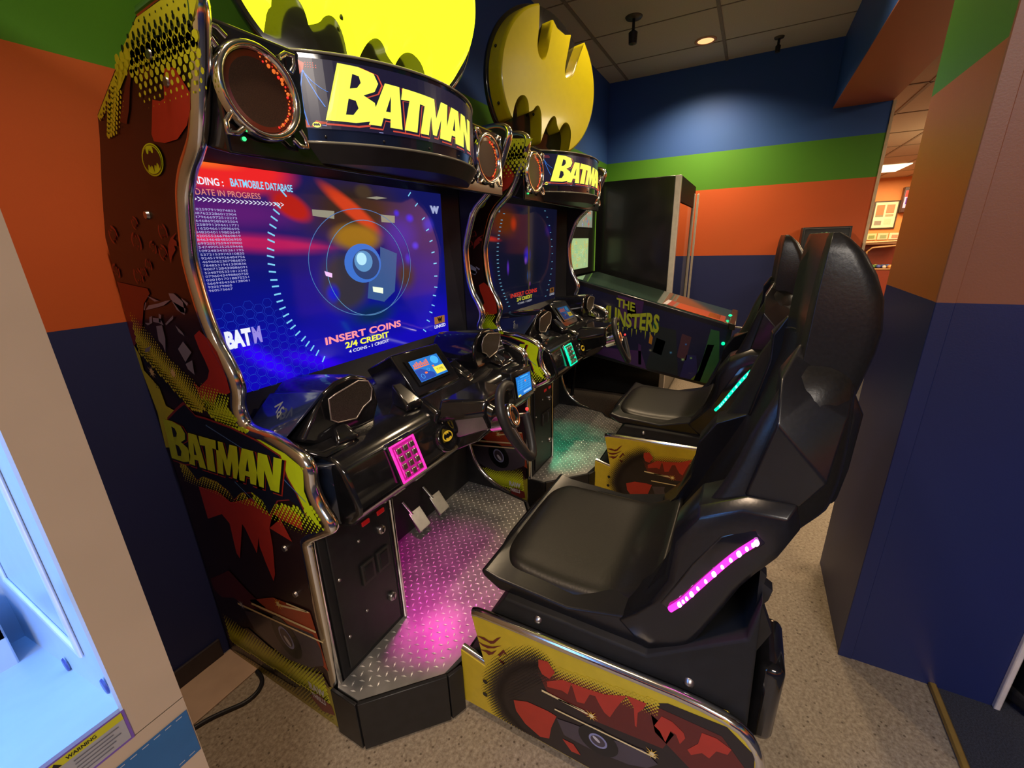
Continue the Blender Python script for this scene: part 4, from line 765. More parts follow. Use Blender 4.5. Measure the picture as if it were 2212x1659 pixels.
# ------------------------------------------------------------------ pictures on the screens
def display_mat(dim, blobs):
    # the screen picture with a painted room reflection: a blue ramp plus soft coloured patches (x, z, half-width, half-height, turn, colour, softness)
    m, nt, b = nodes('screen_picture'); b.inputs['Base Color'].default_value = (0.005, 0.005, 0.01, 1); b.inputs['Roughness'].default_value = 0.08
    N = nt.nodes.new; LK = nt.links.new
    g = N('ShaderNodeTexCoord'); s = N('ShaderNodeSeparateXYZ'); LK(g.outputs['Generated'], s.inputs[0])
    r = N('ShaderNodeValToRGB'); e = r.color_ramp.elements
    e[0].position = 0.05; e[0].color = (0.006, 0.002, 0.46, 1); e[1].position = 1.0; e[1].color = (0.006, 0.008, 0.10, 1)
    k = e.new(0.35); k.color = (0.002, 0.004, 0.27, 1); k = e.new(0.60); k.color = (0.004, 0.006, 0.14, 1)
    n = N('ShaderNodeTexNoise'); n.inputs['Scale'].default_value = 3.2; n.inputs['Detail'].default_value = 2; LK(g.outputs['Generated'], n.inputs['Vector'])
    a = N('ShaderNodeMath'); a.operation = 'MULTIPLY_ADD'; a.inputs[1].default_value = 0.5; LK(n.outputs['Fac'], a.inputs[0])
    a2 = N('ShaderNodeMath'); a2.operation = 'SUBTRACT'; a2.inputs[1].default_value = 0.25; LK(s.outputs['Z'], a.inputs[2]); LK(a.outputs[0], a2.inputs[0]); LK(a2.outputs[0], r.inputs[0])
    cur = r.outputs[0]
    for (x, z, w, h, turn, col, soft) in blobs:
        mp = N('ShaderNodeMapping'); mp.vector_type = 'TEXTURE'
        mp.inputs['Location'].default_value = ((x - .585) / .978, 0, (z - .985) / .576); mp.inputs['Rotation'].default_value = (0, turn, 0); mp.inputs['Scale'].default_value = (w / .978, 1, h / .576)
        LK(g.outputs['Generated'], mp.inputs['Vector']); sp = N('ShaderNodeSeparateXYZ'); LK(mp.outputs[0], sp.inputs[0])
        cb = N('ShaderNodeCombineXYZ'); LK(sp.outputs['X'], cb.inputs[0]); LK(sp.outputs['Z'], cb.inputs[2])
        ln = N('ShaderNodeVectorMath'); ln.operation = 'LENGTH'; LK(cb.outputs[0], ln.inputs[0])
        mr = N('ShaderNodeMapRange'); mr.interpolation_type = 'SMOOTHSTEP'; mr.inputs['From Min'].default_value = 1.0; mr.inputs['From Max'].default_value = 1.0 - soft; LK(ln.outputs['Value'], mr.inputs['Value'])
        mx = N('ShaderNodeMix'); mx.data_type = 'RGBA'; LK(mr.outputs[0], mx.inputs[0]); LK(cur, mx.inputs[6]); mx.inputs[7].default_value = tuple(col) + (1,); cur = mx.outputs[2]
    LK(cur, b.inputs['Emission Color']); b.inputs['Emission Strength'].default_value = dim
    return m
BL_FULL = [(1.10, 1.47, .30, .15, 0, (.030, .016, .012), .7), (.70, 1.45, .30, .06, .0, (.10, .01, .16), .9), (.68, 1.56, .24, .075, .08, (.85, .02, .02), .45), (.60, 1.565, .16, .022, .08, (1.0, .16, .02), .8), (.86, 1.475, .10, .035, .9, (.45, .012, .008), .5),  # first patch: brown room reflection painted into the picture
           (1.085, 1.475, .045, .12, -.75, (.60, .045, .012), .55), (1.14, 1.535, .05, .03, 0, (.06, .035, .02), .6), (1.09, 1.39, .135, .055, .10, (.32, .15, .01), .55), (.66, 1.385, .40, .016, .13, (1.0, .02, .10), .9), (.76, 1.375, .30, .035, .12, (.45, .01, .10), .95),
           (1.02, 1.25, .13, .13, 0, (.035, .030, .045), .5), (.96, 1.22, .035, .04, 0, (.0, .01, .55), .8), (1.30, 1.40, .14, .10, 0, (.03, .012, .32), .9), (1.36, 1.46, .030, .020, 0, (.02, .01, .8), .9), (1.29, 1.475, .020, .016, 0, (.02, .01, .7), .9), (1.38, 1.36, .028, .020, 0, (.05, .03, .75), .9), (1.33, 1.31, .022, .03, 0, (.03, .02, .65), .9), (1.47, 1.44, .05, .04, 0, (.01, .02, .5), .9), (1.31, 1.25, .08, .08, 0, (.03, .02, .02), .8),
           (.70, 1.06, .045, .14, -.55, (.03, .0, 1.0), .9), (.86, 1.02, .05, .12, -.9, (.03, .0, .85), .9), (1.12, 1.13, .16, .06, 0, (.002, .02, .09), .8)]
BL_DIM = [(.85, 1.47, .22, .12, 0, (.16, .035, .005), .8), (.95, 1.46, .05, .05, 0, (.75, .05, .01), .9), (.68, 1.385, .16, .018, .14, (.9, .03, .02), .8), (1.12, 1.29, .06, .06, 0, (.03, .02, .9), .9), (1.10, 1.26, .025, .03, 0, (.35, .10, .9), .9), (.88, 1.23, .018, .05, 0, (.20, .05, .9), .9), (1.14, 1.17, .028, .045, 0, (.01, .15, .7), .9), (1.15, 1.12, .02, .02, 0, (.5, .1, .8), .9),
          (1.10, 1.20, .36, .22, 0, (.006, .010, .03), .8), (1.42, 1.43, .07, .05, 0, (.02, .01, .22), .9)]
def ring(mb, c, rx, ry, w, fn, m, n=56):
    a = ellipse(c[0], c[1], rx, ry, n); b = ellipse(c[0], c[1], rx - w, ry - w, n)
    mb.add([fn(*p) for p in a] + [fn(*p) for p in b], [(i, (i + 1) % n, n + (i + 1) % n, n + i) for i in range(n)], m)
def display(mb, v):
    k = v['screen']; D_ = lambda n, c, s=1.0: em('px_%s_%s' % (n, v['id']), c, s * k)
    def Q(l): return lambda a, b: (a, 1.186 - (b - .987) * .0192 - .004 - l, b)
    x0, x1, z0, z1 = .585, 1.563, .985, 1.561
    mb.poly([Q(0)(x0, z0), Q(0)(x1, z0), Q(0)(x1, z1), Q(0)(x0, z1)], display_mat(k, BL_FULL if v['full'] else [(1.07, 1.27, 1.2, 1.0, 0, (.010, .012, .045), .05), (.62, 1.10, .14, .30, 0, (.01, .01, .30), .9), BL_DIM[8]] + BL_DIM[:8] + [BL_DIM[9]]))
    A = ART
    def pc(name): return A[name]
    if v['full']:
        for w in pc('c_reflect'): put_poly2(mb, w, Q(.0009), D_('reflect_pane', (.28, .27, .20)))  # pale panes of the reflected room, painted into the picture
        put_poly2(mb, pc('c_body'), Q(.0011), D_('body', (.03, .09, .26)))
        c, a, b = pc('c_disc'); rx = abs(a[0] - c[0]) * 1.05; rz = abs(b[1] - c[1]) * .95
        put_poly2(mb, ellipse(c[0], c[1], rx, rz, 32), Q(.0014), D_('rim', (.04, .16, .60))); put_poly2(mb, ellipse(c[0] + .012, c[1] - .004, rx * .74, rz * .78, 32), Q(.0016), D_('dish', (.02, .05, .16)))
        c, a, b = pc('c_ball'); rx = abs(a[0] - c[0]) * .85; rz = abs(b[1] - c[1]) * .9
        put_poly2(mb, ellipse(c[0], c[1], rx, rz, 26), Q(.0018), D_('ball', (.10, .28, .55))); put_poly2(mb, ellipse(c[0] - .008, c[1] + .008, rx * .55, rz * .6, 20), Q(.0020), D_('glint', (.45, .80, .95)))
        put_poly2(mb, pc('c_lamp'), Q(.0018), D_('lamp', (.85, 1.0, .75))); put_poly2(mb, [(a - .0, b) for a, b in pc('c_lamp2')], Q(.0018), D_('lamp_b', (.9, .55, 1.0)))
        for nm, col in (('c_ring1', (.10, .25, .60)), ('c_ring2', (.12, .35, .65))):
            c, a, b = pc(nm); ring(mb, c, abs(a[0] - c[0]), abs(b[1] - c[1]), .0022, Q(.0013), D_(nm, col, .7))
        for i in range(15):
            for j in range(10):
                a = .60 + i * .027; b = .995 + j * .0235 + (.0117 if i % 2 else 0)
                if a + b * .6 < 1.48 and b < 1.24: ring(mb, (a, b), .0150, .0135, .0009, Q(.0006), D_('hex', (.015, .06, .60), .8), 6)
    T = D_('tick', (.20, .62, .90))
    for lst, sg in ((pc('c_tl'), -1), (pc('c_tr'), 1)):
        c = (1.06, 1.26)
        for p in lst:
            d = Vector((p[0] - c[0], p[1] - c[1])).normalized() if v['full'] else Vector((1, 0)); n_ = Vector((-d.y, d.x)) * .0022; d = d * .0105
            put_poly2(mb, [(p[0] - d.x - n_.x, p[1] - d.y - n_.y), (p[0] + d.x - n_.x, p[1] + d.y - n_.y), (p[0] + d.x + n_.x, p[1] + d.y + n_.y), (p[0] - d.x + n_.x, p[1] - d.y + n_.y)], Q(.0010), T)
    def tx(s, xa, xb, za, zb, m, bold=.02, l=.0020): put_text(mb, s, lambda a, b: Q(l)(xa + a * (xb - xa), za + b * (zb - za)), m, bold)
    W = D_('white', (.85, .88, 1.0)); CY = D_('cyan', (.25, .70, 1.0))
    if v['full']:
        tx('LOADING :', .588, .682, 1.510, 1.527, W); tx('BATMOBILE DATABASE', .700, .872, 1.512, 1.531, CY)
        tx('UPDATE IN PROGRESS', .590, .772, 1.487, 1.501, D_('rose', (1.0, .35, .25), .8), .0)
        for i in range(22): tx('>', .592 + i * .0112, .601 + i * .0112, 1.472, 1.483, W, .0)
        rnd = random.Random(3)
        for i in range(23):
            y = 1.452 - i * .0086; s = ''.join(rnd.choice('0123456789') for _ in range(16 if i < 21 else 9))
            tx(s, .592, .698 if i < 21 else .65, y, y + .0055, D_('digits', (.55, .55, .95), .75), .0)
        tx('BAT', .604, .672, 1.112, 1.160, W, .06); tx('M', .676, .700, 1.114, 1.160, D_('fade', (.30, .25, .75)), .04)
        tx('W', 1.485, 1.545, 1.482, 1.512, D_('dimwhite', (.35, .40, .65)), .10)
    else:
        tx('BATMOBILE', .70, .80, 1.512, 1.524, CY)
        put_poly2(mb, [(1.135, 1.05), (1.150, 1.05), (1.150, 1.56), (1.125, 1.56)], Q(.0005), D_('edge', (.10, .07, .03)))
    PK = D_('insert', (1.0, .30, .35) if v['full'] else (1.0, .05, .03)); YL = D_('credit', (.95, .95, .06))
    tx('INSERT COINS', .902, 1.255, 1.060, 1.085, PK, .03); tx('2/4 CREDIT', .978, 1.185, 1.032, 1.053, YL, .03); tx('4 COINS - 1 CREDIT', .990, 1.182, 1.013, 1.024, W, .01)
    tx('LINKED', 1.462, 1.540, 1.012, 1.026, W, .02)
    mb.poly([Q(.0010)(1.465, 1.030), Q(.0010)(1.538, 1.030), Q(.0010)(1.538, 1.062), Q(.0010)(1.465, 1.062)], D_('crest', (.30, .12, .03))); tx('W', 1.485, 1.520, 1.034, 1.058, INK, .08)
def mini(q, parent, on, kind):
    mb = MB(); a, b, c, d = [Vector(p) for p in q]; n = (b - a).cross(d - a).normalized()
    if n.y > 0: n = -n
    def f(l): return lambda u, w: a * (1 - u) * w + b * u * w + c * u * (1 - w) + d * (1 - u) * (1 - w) + n * (.004 + l)
    E_ = lambda nm, col: em('mini_%s_%.1f' % (nm, on), col, on)
    if on < .3: mb.poly([f(0)(0, 0), f(0)(1, 0), f(0)(1, 1), f(0)(0, 1)], GLASSD)
    else: mb.poly([f(0)(0, 0), f(0)(1, 0), f(0)(1, 1), f(0)(0, 1)], GLASSD)
    r = lambda x0, x1, y0, y1, m, l=.001: put_poly2(mb, [(x0, y0), (x1, y0), (x1, y1), (x0, y1)], f(l), m)
    if kind == 0:
        r(.09, .93, .10, .92, E_('blue', (.01, .18, .62)), .0004)
        for i in range(8): r(.14 + i * .055, .175 + i * .055, .66, .76 + .10 * ((i * 7) % 5) / 5, E_('orange', (.95, .18, .05)))
        r(.12, .56, .60, .64, E_('orange', (.95, .18, .05))); put_poly2(mb, ellipse(.76, .72, .13, .18, 24), f(.001), E_('sky', (.06, .45, .95))); ring(mb, (.76, .72), .13, .18, .012, f(.0014), E_('deep', (.0, .05, .4)), 24)
        r(.60, .92, .18, .46, E_('yellow', (.95, .80, .08)), .0012); r(.60, .66, .48, .54, E_('orange', (.95, .18, .05))); r(.10, .56, .12, .56, E_('navy', (.01, .06, .40)), .0006)
        ring(mb, (.22, .28), .05, .09, .01, f(.001), E_('sky', (.06, .45, .95)), 16); ring(mb, (.45, .44), .04, .06, .01, f(.001), E_('sky', (.06, .45, .95)), 16); dot(mb, .35, .36, .04, f(.001), E_('orange', (.95, .18, .05)), 8)
        put_text(mb, 'TYPE', lambda u, w: f(.0016)(.66 + u * .20, .27 + w * .10), E_('ochre', (.35, .30, .02)), .02)
    else:
        r(.03, .97, .05, .95, E_('blue', (.03, .05, .75)), .0004)
        for i in range(9): put_poly2(mb, [(.10 + i * .09, .30), (.115 + i * .09, .30), (.19 + i * .09, .80), (.175 + i * .09, .80)], f(.0008), E_('sky', (.15, .4, .95)))
        for i in range(5): r(.10, .94, .34 + i * .10, .352 + i * .10, E_('sky', (.15, .4, .95)), .0009)
        r(.30, .80, .84, .90, E_('sky', (.15, .4, .95))); r(.55, .62, .60, .68, E_('orange', (.95, .18, .05)), .0014); r(.04, .22, .06, .14, E_('yellow', (.9, .8, .05)), .0012); r(.40, .90, .12, .22, E_('pale', (.25, .55, 1.0)), .0012)
    mb.build('screen_image', parent, fix=False)

# ------------------------------------------------------------------ driving seat
def make_seat(dx, v):
    root = empty('racing_chair', (1.086, 0.23, 0)); tag(root, v['seat_label'], 'driving seat', 'racing chairs of the arcade cabinets')
    XC = 1.086
    # pedestal
    pb = MB(); pb.prismx([(.600, .03), (.600, .20), (.555, .24), (.530, .36), (.470, .455), (.10, .455), (-.085, .60), (-.100, .70), (-.118, .30), (-.135, .06), (-.135, .03)], .775, 1.397, BLACKM); po = pb.build('pedestal', root, bevel=.006)
    for x in (.82, 1.35):
        kb = MB(); kb.prismx([(-.090, .745), (-.102, .735), (-.100, .715), (-.116, .705), (-.112, .680), (-.104, .665), (-.128, .605), (-.108, .545), (-.100, .540)], x - .012, x + .012, BLACK); kb.build('rear_bracket', po)
    kb = MB(); kb.box(.82, .98, -.172, -.118, .285, .500, BLACKG); kb.build('rear_box', po, bevel=.022, seg=3)
    for y, z in ((.37, .43), (.005, .43)):
        kb = MB(); kb.lathe([(0, .010), (.008, .008), (.012, 0)], (.775, y, z), (-1, 0, 0), STEEL, 14); kb.build('bolt', po)
    # side boards
    for s in (-1, 1):
        X = lambda x: XC + s * (XC - x) if s > 0 else x
        xo = .742 if s < 0 else 2 * XC - .742; xi = .766 if s < 0 else 2 * XC - .766
        OUT = [(.604, .035), (.604, .235), (.520, .215), (.556, .385), (.536, .392), (-.075, .406), (-.135, .352), (-.150, .035)]
        mb = MB(); mb.prismx(OUT, xo, xi, GOLD); bo = mb.build('side_board', root); tag(bo, 'yellow and red printed side board with chrome top edge' if s < 0 else 'printed far side board')
        mb = MB(); mb.tube(smooth_path([((xo + xi) / 2, y, z) for y, z in [(.556, .388), (.536, .396), (.20, .402), (-.072, .411), (-.140, .354), (-.152, .22)]]), .013, CHROME, 10)
        mb.tube([((xo + xi) / 2, .604, .237), ((xo + xi) / 2, .522, .219)], .010, CHROME, 8); mb.build('edge_molding', bo)
        if s < 0:
            A = ART; f = lambda l: (lambda a, b: (xo - l, a, b)); mb = MB()
            def clampz(p): return [(max(-.148, min(.602, a)), max(.037, min(.392, b))) for a, b in p]
            DK = P('board_dark', (0.018, 0.012, 0.014))
            def edge_(y, z): return math.hypot((y - .115) / (.37 if y > .115 else 2.0), (z - .15) / (.20 if z > .15 else .25)) if y > -.02 else 0
            dk = [(-.148, .037), (.40, .037), (.455, .075), (.478, .13), (.470, .18), (.445, .235), (.405, .285), (.36, .315), (.30, .335), (.24, .345), (.16, .350), (.08, .360), (.04, .385), (-.076, .398), (-.132, .348), (-.148, .20)]
            put_poly2(mb, clampz(dk), f(.0006), DK)
            st = .0088; z = .04; j = 0
            core = dk[1:8]
            while z < .39:
                y = -.02 + (st / 2 if j % 2 else 0)
                while y < .60:
                    if y > .05 and y < .597 and not (z > .215 and y > .525):
                        dd = min(math.hypot(y - (a_[0] + (b_[0] - a_[0]) * q_ / 6), z - (a_[1] + (b_[1] - a_[1]) * q_ / 6)) for a_, b_ in zip(core[:-1], core[1:]) for q_ in range(7))
                        k_ = 1 - dd / .065
                        if k_ > 0: dot(mb, y, z, st * .60 * k_ ** .6, f(.0012), DK, 6)
                    y += st
                z += st * .62; j += 1
            halftone(mb, [(.41, .26), (.41, .345), (.06, .385), (.06, .33), (.18, .29), (.32, .26)], (.06, .378), (.37, .330), -.050, f(.0010), GOLD, DK, .0088, False, .46)
            for q_ in ([(.36, .30), (.25, .335), (.10, .345), (.02, .30), (.04, .24), (.20, .22), (.33, .24)], [(.08, .36), (-.07, .36), (-.12, .30), (-.12, .20), (-.02, .22), (.06, .28)]): put_poly2(mb, q_, f(.0009), P('board_red', (.13, .014, .012)))
            for p in A['s_bats']: put_poly2(mb, p, f(.0012), P('bat_maroon', (0.16, 0.02, 0.015)))
            for p in A['s_red']: put_poly2(mb, clampz(p), f(.0014), RED)
            put_poly2(mb, clampz(A['s_car']), f(.0018), GREYP); w = A['s_wheel']
            put_poly2(mb, ellipse(w[0], w[1], .052, .046, 26), f(.0020), INK); put_poly2(mb, ellipse(w[0], w[1], .024, .023, 20), f(.0024), LILAC); put_poly2(mb, ellipse(w[0], w[1], .019, .017, 20), f(.0028), GREYP); put_poly2(mb, ellipse(w[0] + .004, w[1] + .004, .012, .005, 12, .6), f(.0030), WHITEP)
            for p in A['s_streaks']: put_poly2(mb, p, f(.0024), PALE)
            for p in A['s_stars']: star(mb, p, .020, f(.0026), P('spark', (0.95, 0.6, 0.08))); dot(mb, p[0], p[1], .006, f(.0030), PALE)
            for p in A['s_screws']: dot(mb, p[0], p[1], .008, f(.0026), INK, 10)
            mb.build('board_art', bo, fix=False)
    # shell (pan and hip pods)
    sh = MB()
    prof = [(.040, .432), (.142, .430), (.30, .436), (.44, .455), (.500, .450), (.548, .478), (.556, .494), (.546, .502), (.50, .490), (.30, .480), (.12, .53), (.05, .62), (-.03, .72), (-.07, .72), (-.02, .585)]
    sh.prismx(prof, XC - .288, XC + .288, VINYLS)
    so = sh.build('seat_shell', root, bevel=.012, seg=3, ang=20); tag(so, 'black moulded seat shell')
    for s in (-1, 1):
        X = lambda h: XC + s * h
        yz0 = [(.036, .430), (.120, .432), (.185, .490), (.118, .575), (.080, .660), (.072, .775), (.030, .850), (-.050, .893), (-.128, .895), (-.140, .850), (-.122, .800), (-.092, .750), (-.060, .690), (-.018, .575)]
        c = (sum(p[0] for p in yz0) / len(yz0), sum(p[1] for p in yz0) / len(yz0))
        ins = lambda k: [(c[0] + (a - c[0]) * k, c[1] + (b - c[1]) * k) for a, b in yz0]
        hp = MB(); hp.loft([[(X(.18), a, b) for a, b in yz0], [(X(.270), a, b) for a, b in yz0], [(X(.292), a, b) for a, b in ins(.90)], [(X(.298), a, b) for a, b in ins(.70)]], VINYLS); hp.build('hip_pod', so, bevel=.010, seg=3, ang=25)
        # sunk channel with the light strip
        ch = MB(); cp = [(.062, .590), (.085, .60), (.030, .730), (-.015, .815), (-.070, .845), (-.092, .825), (-.040, .760), (.010, .675)]
        ch.hexa([(X(.2955), a, b) for a, b in cp], [(X(.300), c[0] + (a - c[0]) * .93, c[1] + (b - c[1]) * .93) for a, b in cp], BLACKG); ch.build('light_channel', so, bevel=.003)
        st = MB(); LP = [(.060, .600), (.040, .628), (.024, .658), (-.010, .722), (-.044, .782), (-.074, .822)]
        path = smooth_path([(X(.302), a, b) for a, b in LP]); st.tube(path, .0062, v['led'], 10)
        for i in range(13):
            t = .22 + .76 * i / 12; k = t * (len(path) - 1); q = path[int(k)].lerp(path[min(len(path) - 1, int(k) + 1)], k % 1)
            st.ball(q + Vector((s * .0045, 0, 0)), .0036 + .0012 * (i % 3 == 0), v['led_hot'], 8, (.8, 1, 1.5))
        o = st.build('light_strip', so); tag(o, v['led_label'])
    # cushion
    cu = MB(); nx, ny = 18, 18; g = []
    for j in range(ny + 1):
        t = j / ny; y = .565 - t * .475
        for i in range(nx + 1):
            u = -1 + 2 * i / nx; hw = .240 + .012 * math.sin(t * 3.1) - .030 * max(0, 1 - t * 5) ** 2
            z = .514 - .012 * math.sin(min(1, t * 1.15) * math.pi) + .080 * max(0, (t - .74) / .26) ** 1.6 - .034 * max(0, 1 - t * 7) ** 2
            z += -.022 * abs(u) ** 14 + .006 * u * math.sin(t * math.pi)
            g.append((XC + u * hw, y - .045 * abs(u) ** 4 * max(0, 1 - t * 4), z))
    vs = g + [(a, b, c - .055) for a, b, c in g]; n1 = nx + 1; N = len(g); fs = []
    for j in range(ny):
        for i in range(nx):
            a = j * n1 + i; fs.append((a, a + 1, a + n1 + 1, a + n1)); fs.append((N + a, N + a + n1, N + a + n1 + 1, N + a + 1))
    for i in range(nx): fs.append((i, N + i, N + i + 1, i + 1)); a = ny * n1 + i; fs.append((a, a + 1, N + a + 1, N + a))
    for j in range(ny): a = j * n1; fs.append((a, a + n1, N + a + n1, N + a)); a = j * n1 + nx; fs.append((a, N + a, N + a + n1, a + n1))
    cu.add(vs, fs, VINYL, True); co = cu.build('cushion', root, sub=1)
    pi = MB(); edge = [g[j * n1] for j in range(ny, -1, -1)] + g[1:nx + 1] + [g[j * n1 + nx] for j in range(1, ny + 1)]
    pi.tube([(a, b, c - .014) for a, b, c in smooth_path(edge, it=1)], .014, VINYLS, 8); pi.build('piping', co)
    # backrest by stacked sections: z, front half-width, y front, side half-width, y side, y dish, y rear, rear half-width
    T = [(.50, .225, .150, .240, .110, .075, .020, .20), (.56, .235, .135, .262, .100, .050, .005, .22), (.66, .250, .104, .280, .055, .000, -.062, .23), (.72, .252, .094, .276, .030, -.030, -.098, .23), (.80, .255, .056, .272, -.010, -.060, -.140, .225), (.86, .255, .027, .268, -.033, -.080, -.185, .222),
         (.875, .255, .018, .268, -.040, -.085, -.192, .220), (.94, .252, -.008, .264, -.060, -.100, -.200, .215), (1.00, .250, -.026, .262, -.064, -.110, -.200, .205), (1.05, .246, -.044, .256, -.072, -.118, -.198, .202), (1.085, .236, -.064, .246, -.080, -.122, -.196, .195), (1.12, .212, -.078, .222, -.092, -.122, -.194, .175), (1.150, .176, -.096, .186, -.104, -.122, -.190, .160)]
    def sect(r):
        z, wf, yf, ws, ys, yd, yr, wr = r; h = [(0, yd), (wf * .55, yd + (yf - yd) * .12), (wf * .85, yf - (yf - yd) * .30), (wf, yf), (ws, ys), (ws, (ys + yr) / 2), (wr + (ws - wr) * .35, yr + .012), (wr * .9, yr), (wr * .45, yr)]
        full = [(XC - a, b, z) for a, b in h] + [(XC, yr, z)] + [(XC + a, b, z) for a, b in h[:0:-1]]
        return full
    bk = MB(); bk.loft([sect(r) for r in T], VINYL); bo = bk.build('backrest', root, sub=1); tag(bo, 'tall black padded backrest with side wings')
    H = [(1.055, .170, -.098, .188, -.104, -.120, -.186, .160), (1.085, .176, -.100, .193, -.105, -.118, -.196, .165), (1.16, .178, -.099, .195, -.105, -.116, -.208, .165), (1.20, .178, -.100, .196, -.106, -.116, -.210, .165), (1.25, .178, -.101, .195, -.107, -.116, -.203, .163), (1.29, .177, -.103, .192, -.109, -.116, -.187, .160), (1.325, .175, -.106, .188, -.111, -.115, -.165, .155), (1.348, .172, -.109, .182, -.113, -.114, -.140, .150), (1.358, .165, -.112, .172, -.115, -.115, -.126, .140)]
    def hsect(r):
        z, wf, yf, ws, ys, yd, yr, wr = r; R_ = min(.030, (ys - yr) * .45)
        h = [(0, yd), (wf * .7, yd + .002), (wf * .93, yf), (ws, ys)] + [(ws - R_ + R_ * math.cos(a_), yr + R_ - R_ * math.sin(a_)) for a_ in (0, .4, .8, 1.2, 1.57)] + [(ws * .4, yr - .002)]
        return [(XC - a_, b_, z) for a_, b_ in h] + [(XC, yr - .003, z)] + [(XC + a_, b_, z) for a_, b_ in h[:0:-1]]
    hd = MB(); hd.loft([hsect(r) for r in H], VINYL); ho = hd.build('headrest', root)
    ho.data.set_sharp_from_angle(angle=math.radians(38))
    bm_ = ho.modifiers.new('b', 'BEVEL'); bm_.width = .006; bm_.segments = 3; bm_.limit_method = 'ANGLE'; bm_.angle_limit = math.radians(38)
    for s in (-1, 1):   # block below the headrest on either side
        X = lambda h: XC + s * h
        rows = [(.175, [(-.098, 1.168), (-.14, 1.140), (-.192, 1.108)]), (.238, [(-.072, 1.118), (-.12, 1.092), (-.178, 1.058)]), (.288, [(-.074, 1.052), (-.115, 1.005), (-.160, .955)]), (.268, [(-.044, .890), (-.09, .888), (-.132, .890)])]
        bl = MB(); vs = [(X(w_), a_, b_) for w_, r_ in rows for a_, b_ in r_] + [(X(.165), a_, b_) for w_, r_ in rows for a_, b_ in r_]
        fs = []
        for k_ in range(3):
            for j_ in range(2): q_ = k_ * 3 + j_; fs.append((q_, q_ + 1, q_ + 4, q_ + 3)); fs.append((q_ + 12, q_ + 15, q_ + 16, q_ + 13))
            for j_ in (0, 2): q_ = k_ * 3 + j_; fs.append((q_, q_ + 3, q_ + 15, q_ + 12))
        for j_ in range(2): fs.append((j_, j_ + 1, j_ + 13, j_ + 12)); fs.append((9 + j_, 10 + j_, 22 + j_, 21 + j_))
        bl.add(vs, fs, VINYLS); bl.build('shoulder_block', bo, bevel=.012, seg=3, ang=15)
    hs = MB(); hs.prismx([(-.185, 1.10), (-.210, 1.05), (-.208, .94), (-.200, .865), (-.165, .85), (-.150, .90), (-.165, 1.08)], XC - .19, XC + .19, VINYLS); hs.build('back_shell', bo, bevel=.014, seg=3)
    root.location.x += dx
    return root

PINK = em('pink_strip', (1.0, 0.015, 0.60), 5.0); PINKH = em('pink_hot', (1.0, 0.35, 0.95), 8.0)
GRN = em('green_strip', (0.0, 0.9, 0.42), 1.6); GRNH = em('green_hot', (0.15, 1.0, 0.65), 3.0)
V1 = dict(id='a', label='nearer driving arcade cabinet with a brightly lit blue game screen and glowing yellow bat topper', screen=1.0, full=True, speaker_on=True, mini=1.0,
          glow=em('pink_frame', (1.0, 0.03, 0.42), 1.3), glow_dim=em('pink_back', (0.55, 0.01, 0.25), .8), foot=4.2, foot_col=(1.0, 0.0, 0.55), turn=(-.50, -.20, -.264), top=(1.124, 1.075, 2.065),
          topper=em('lit_topper', (0.93, 1.0, 0.015), 2.2), seat_label='nearer black driving seat with a glowing magenta light strip on its side', led=PINK, led_hot=PINKH, led_w=.9, led_col=(1.0, 0.02, 0.7), led_label='glowing magenta light strip')
V2 = dict(id='b', label='farther driving arcade cabinet with a dark screen and an unlit yellow bat topper', screen=.42, full=False, speaker_on=True, mini=.18,
          glow=em('green_frame', (0.0, 0.9, 0.42), 1.4), glow_dim=em('green_back', (0.0, 0.08, 0.03), .6), foot=3.0, foot_col=(0.0, 1.0, 0.48), turn=(-.407, .027, -.262), top=(1.111, 1.089, 2.119),
          topper=pm('unlit_topper', (0.60, 0.53, 0.008), 0.25, coat=.5, var=.02), seat_label='farther black driving seat with a glowing green light strip on its side', led=GRN, led_hot=GRNH, led_w=.6, led_col=(0.05, 1.0, 0.5), led_label='glowing green light strip')
make_cabinet(0.0, V1); make_cabinet(1.258, V2)
make_seat(0.0, V1); make_seat(1.258, V2)

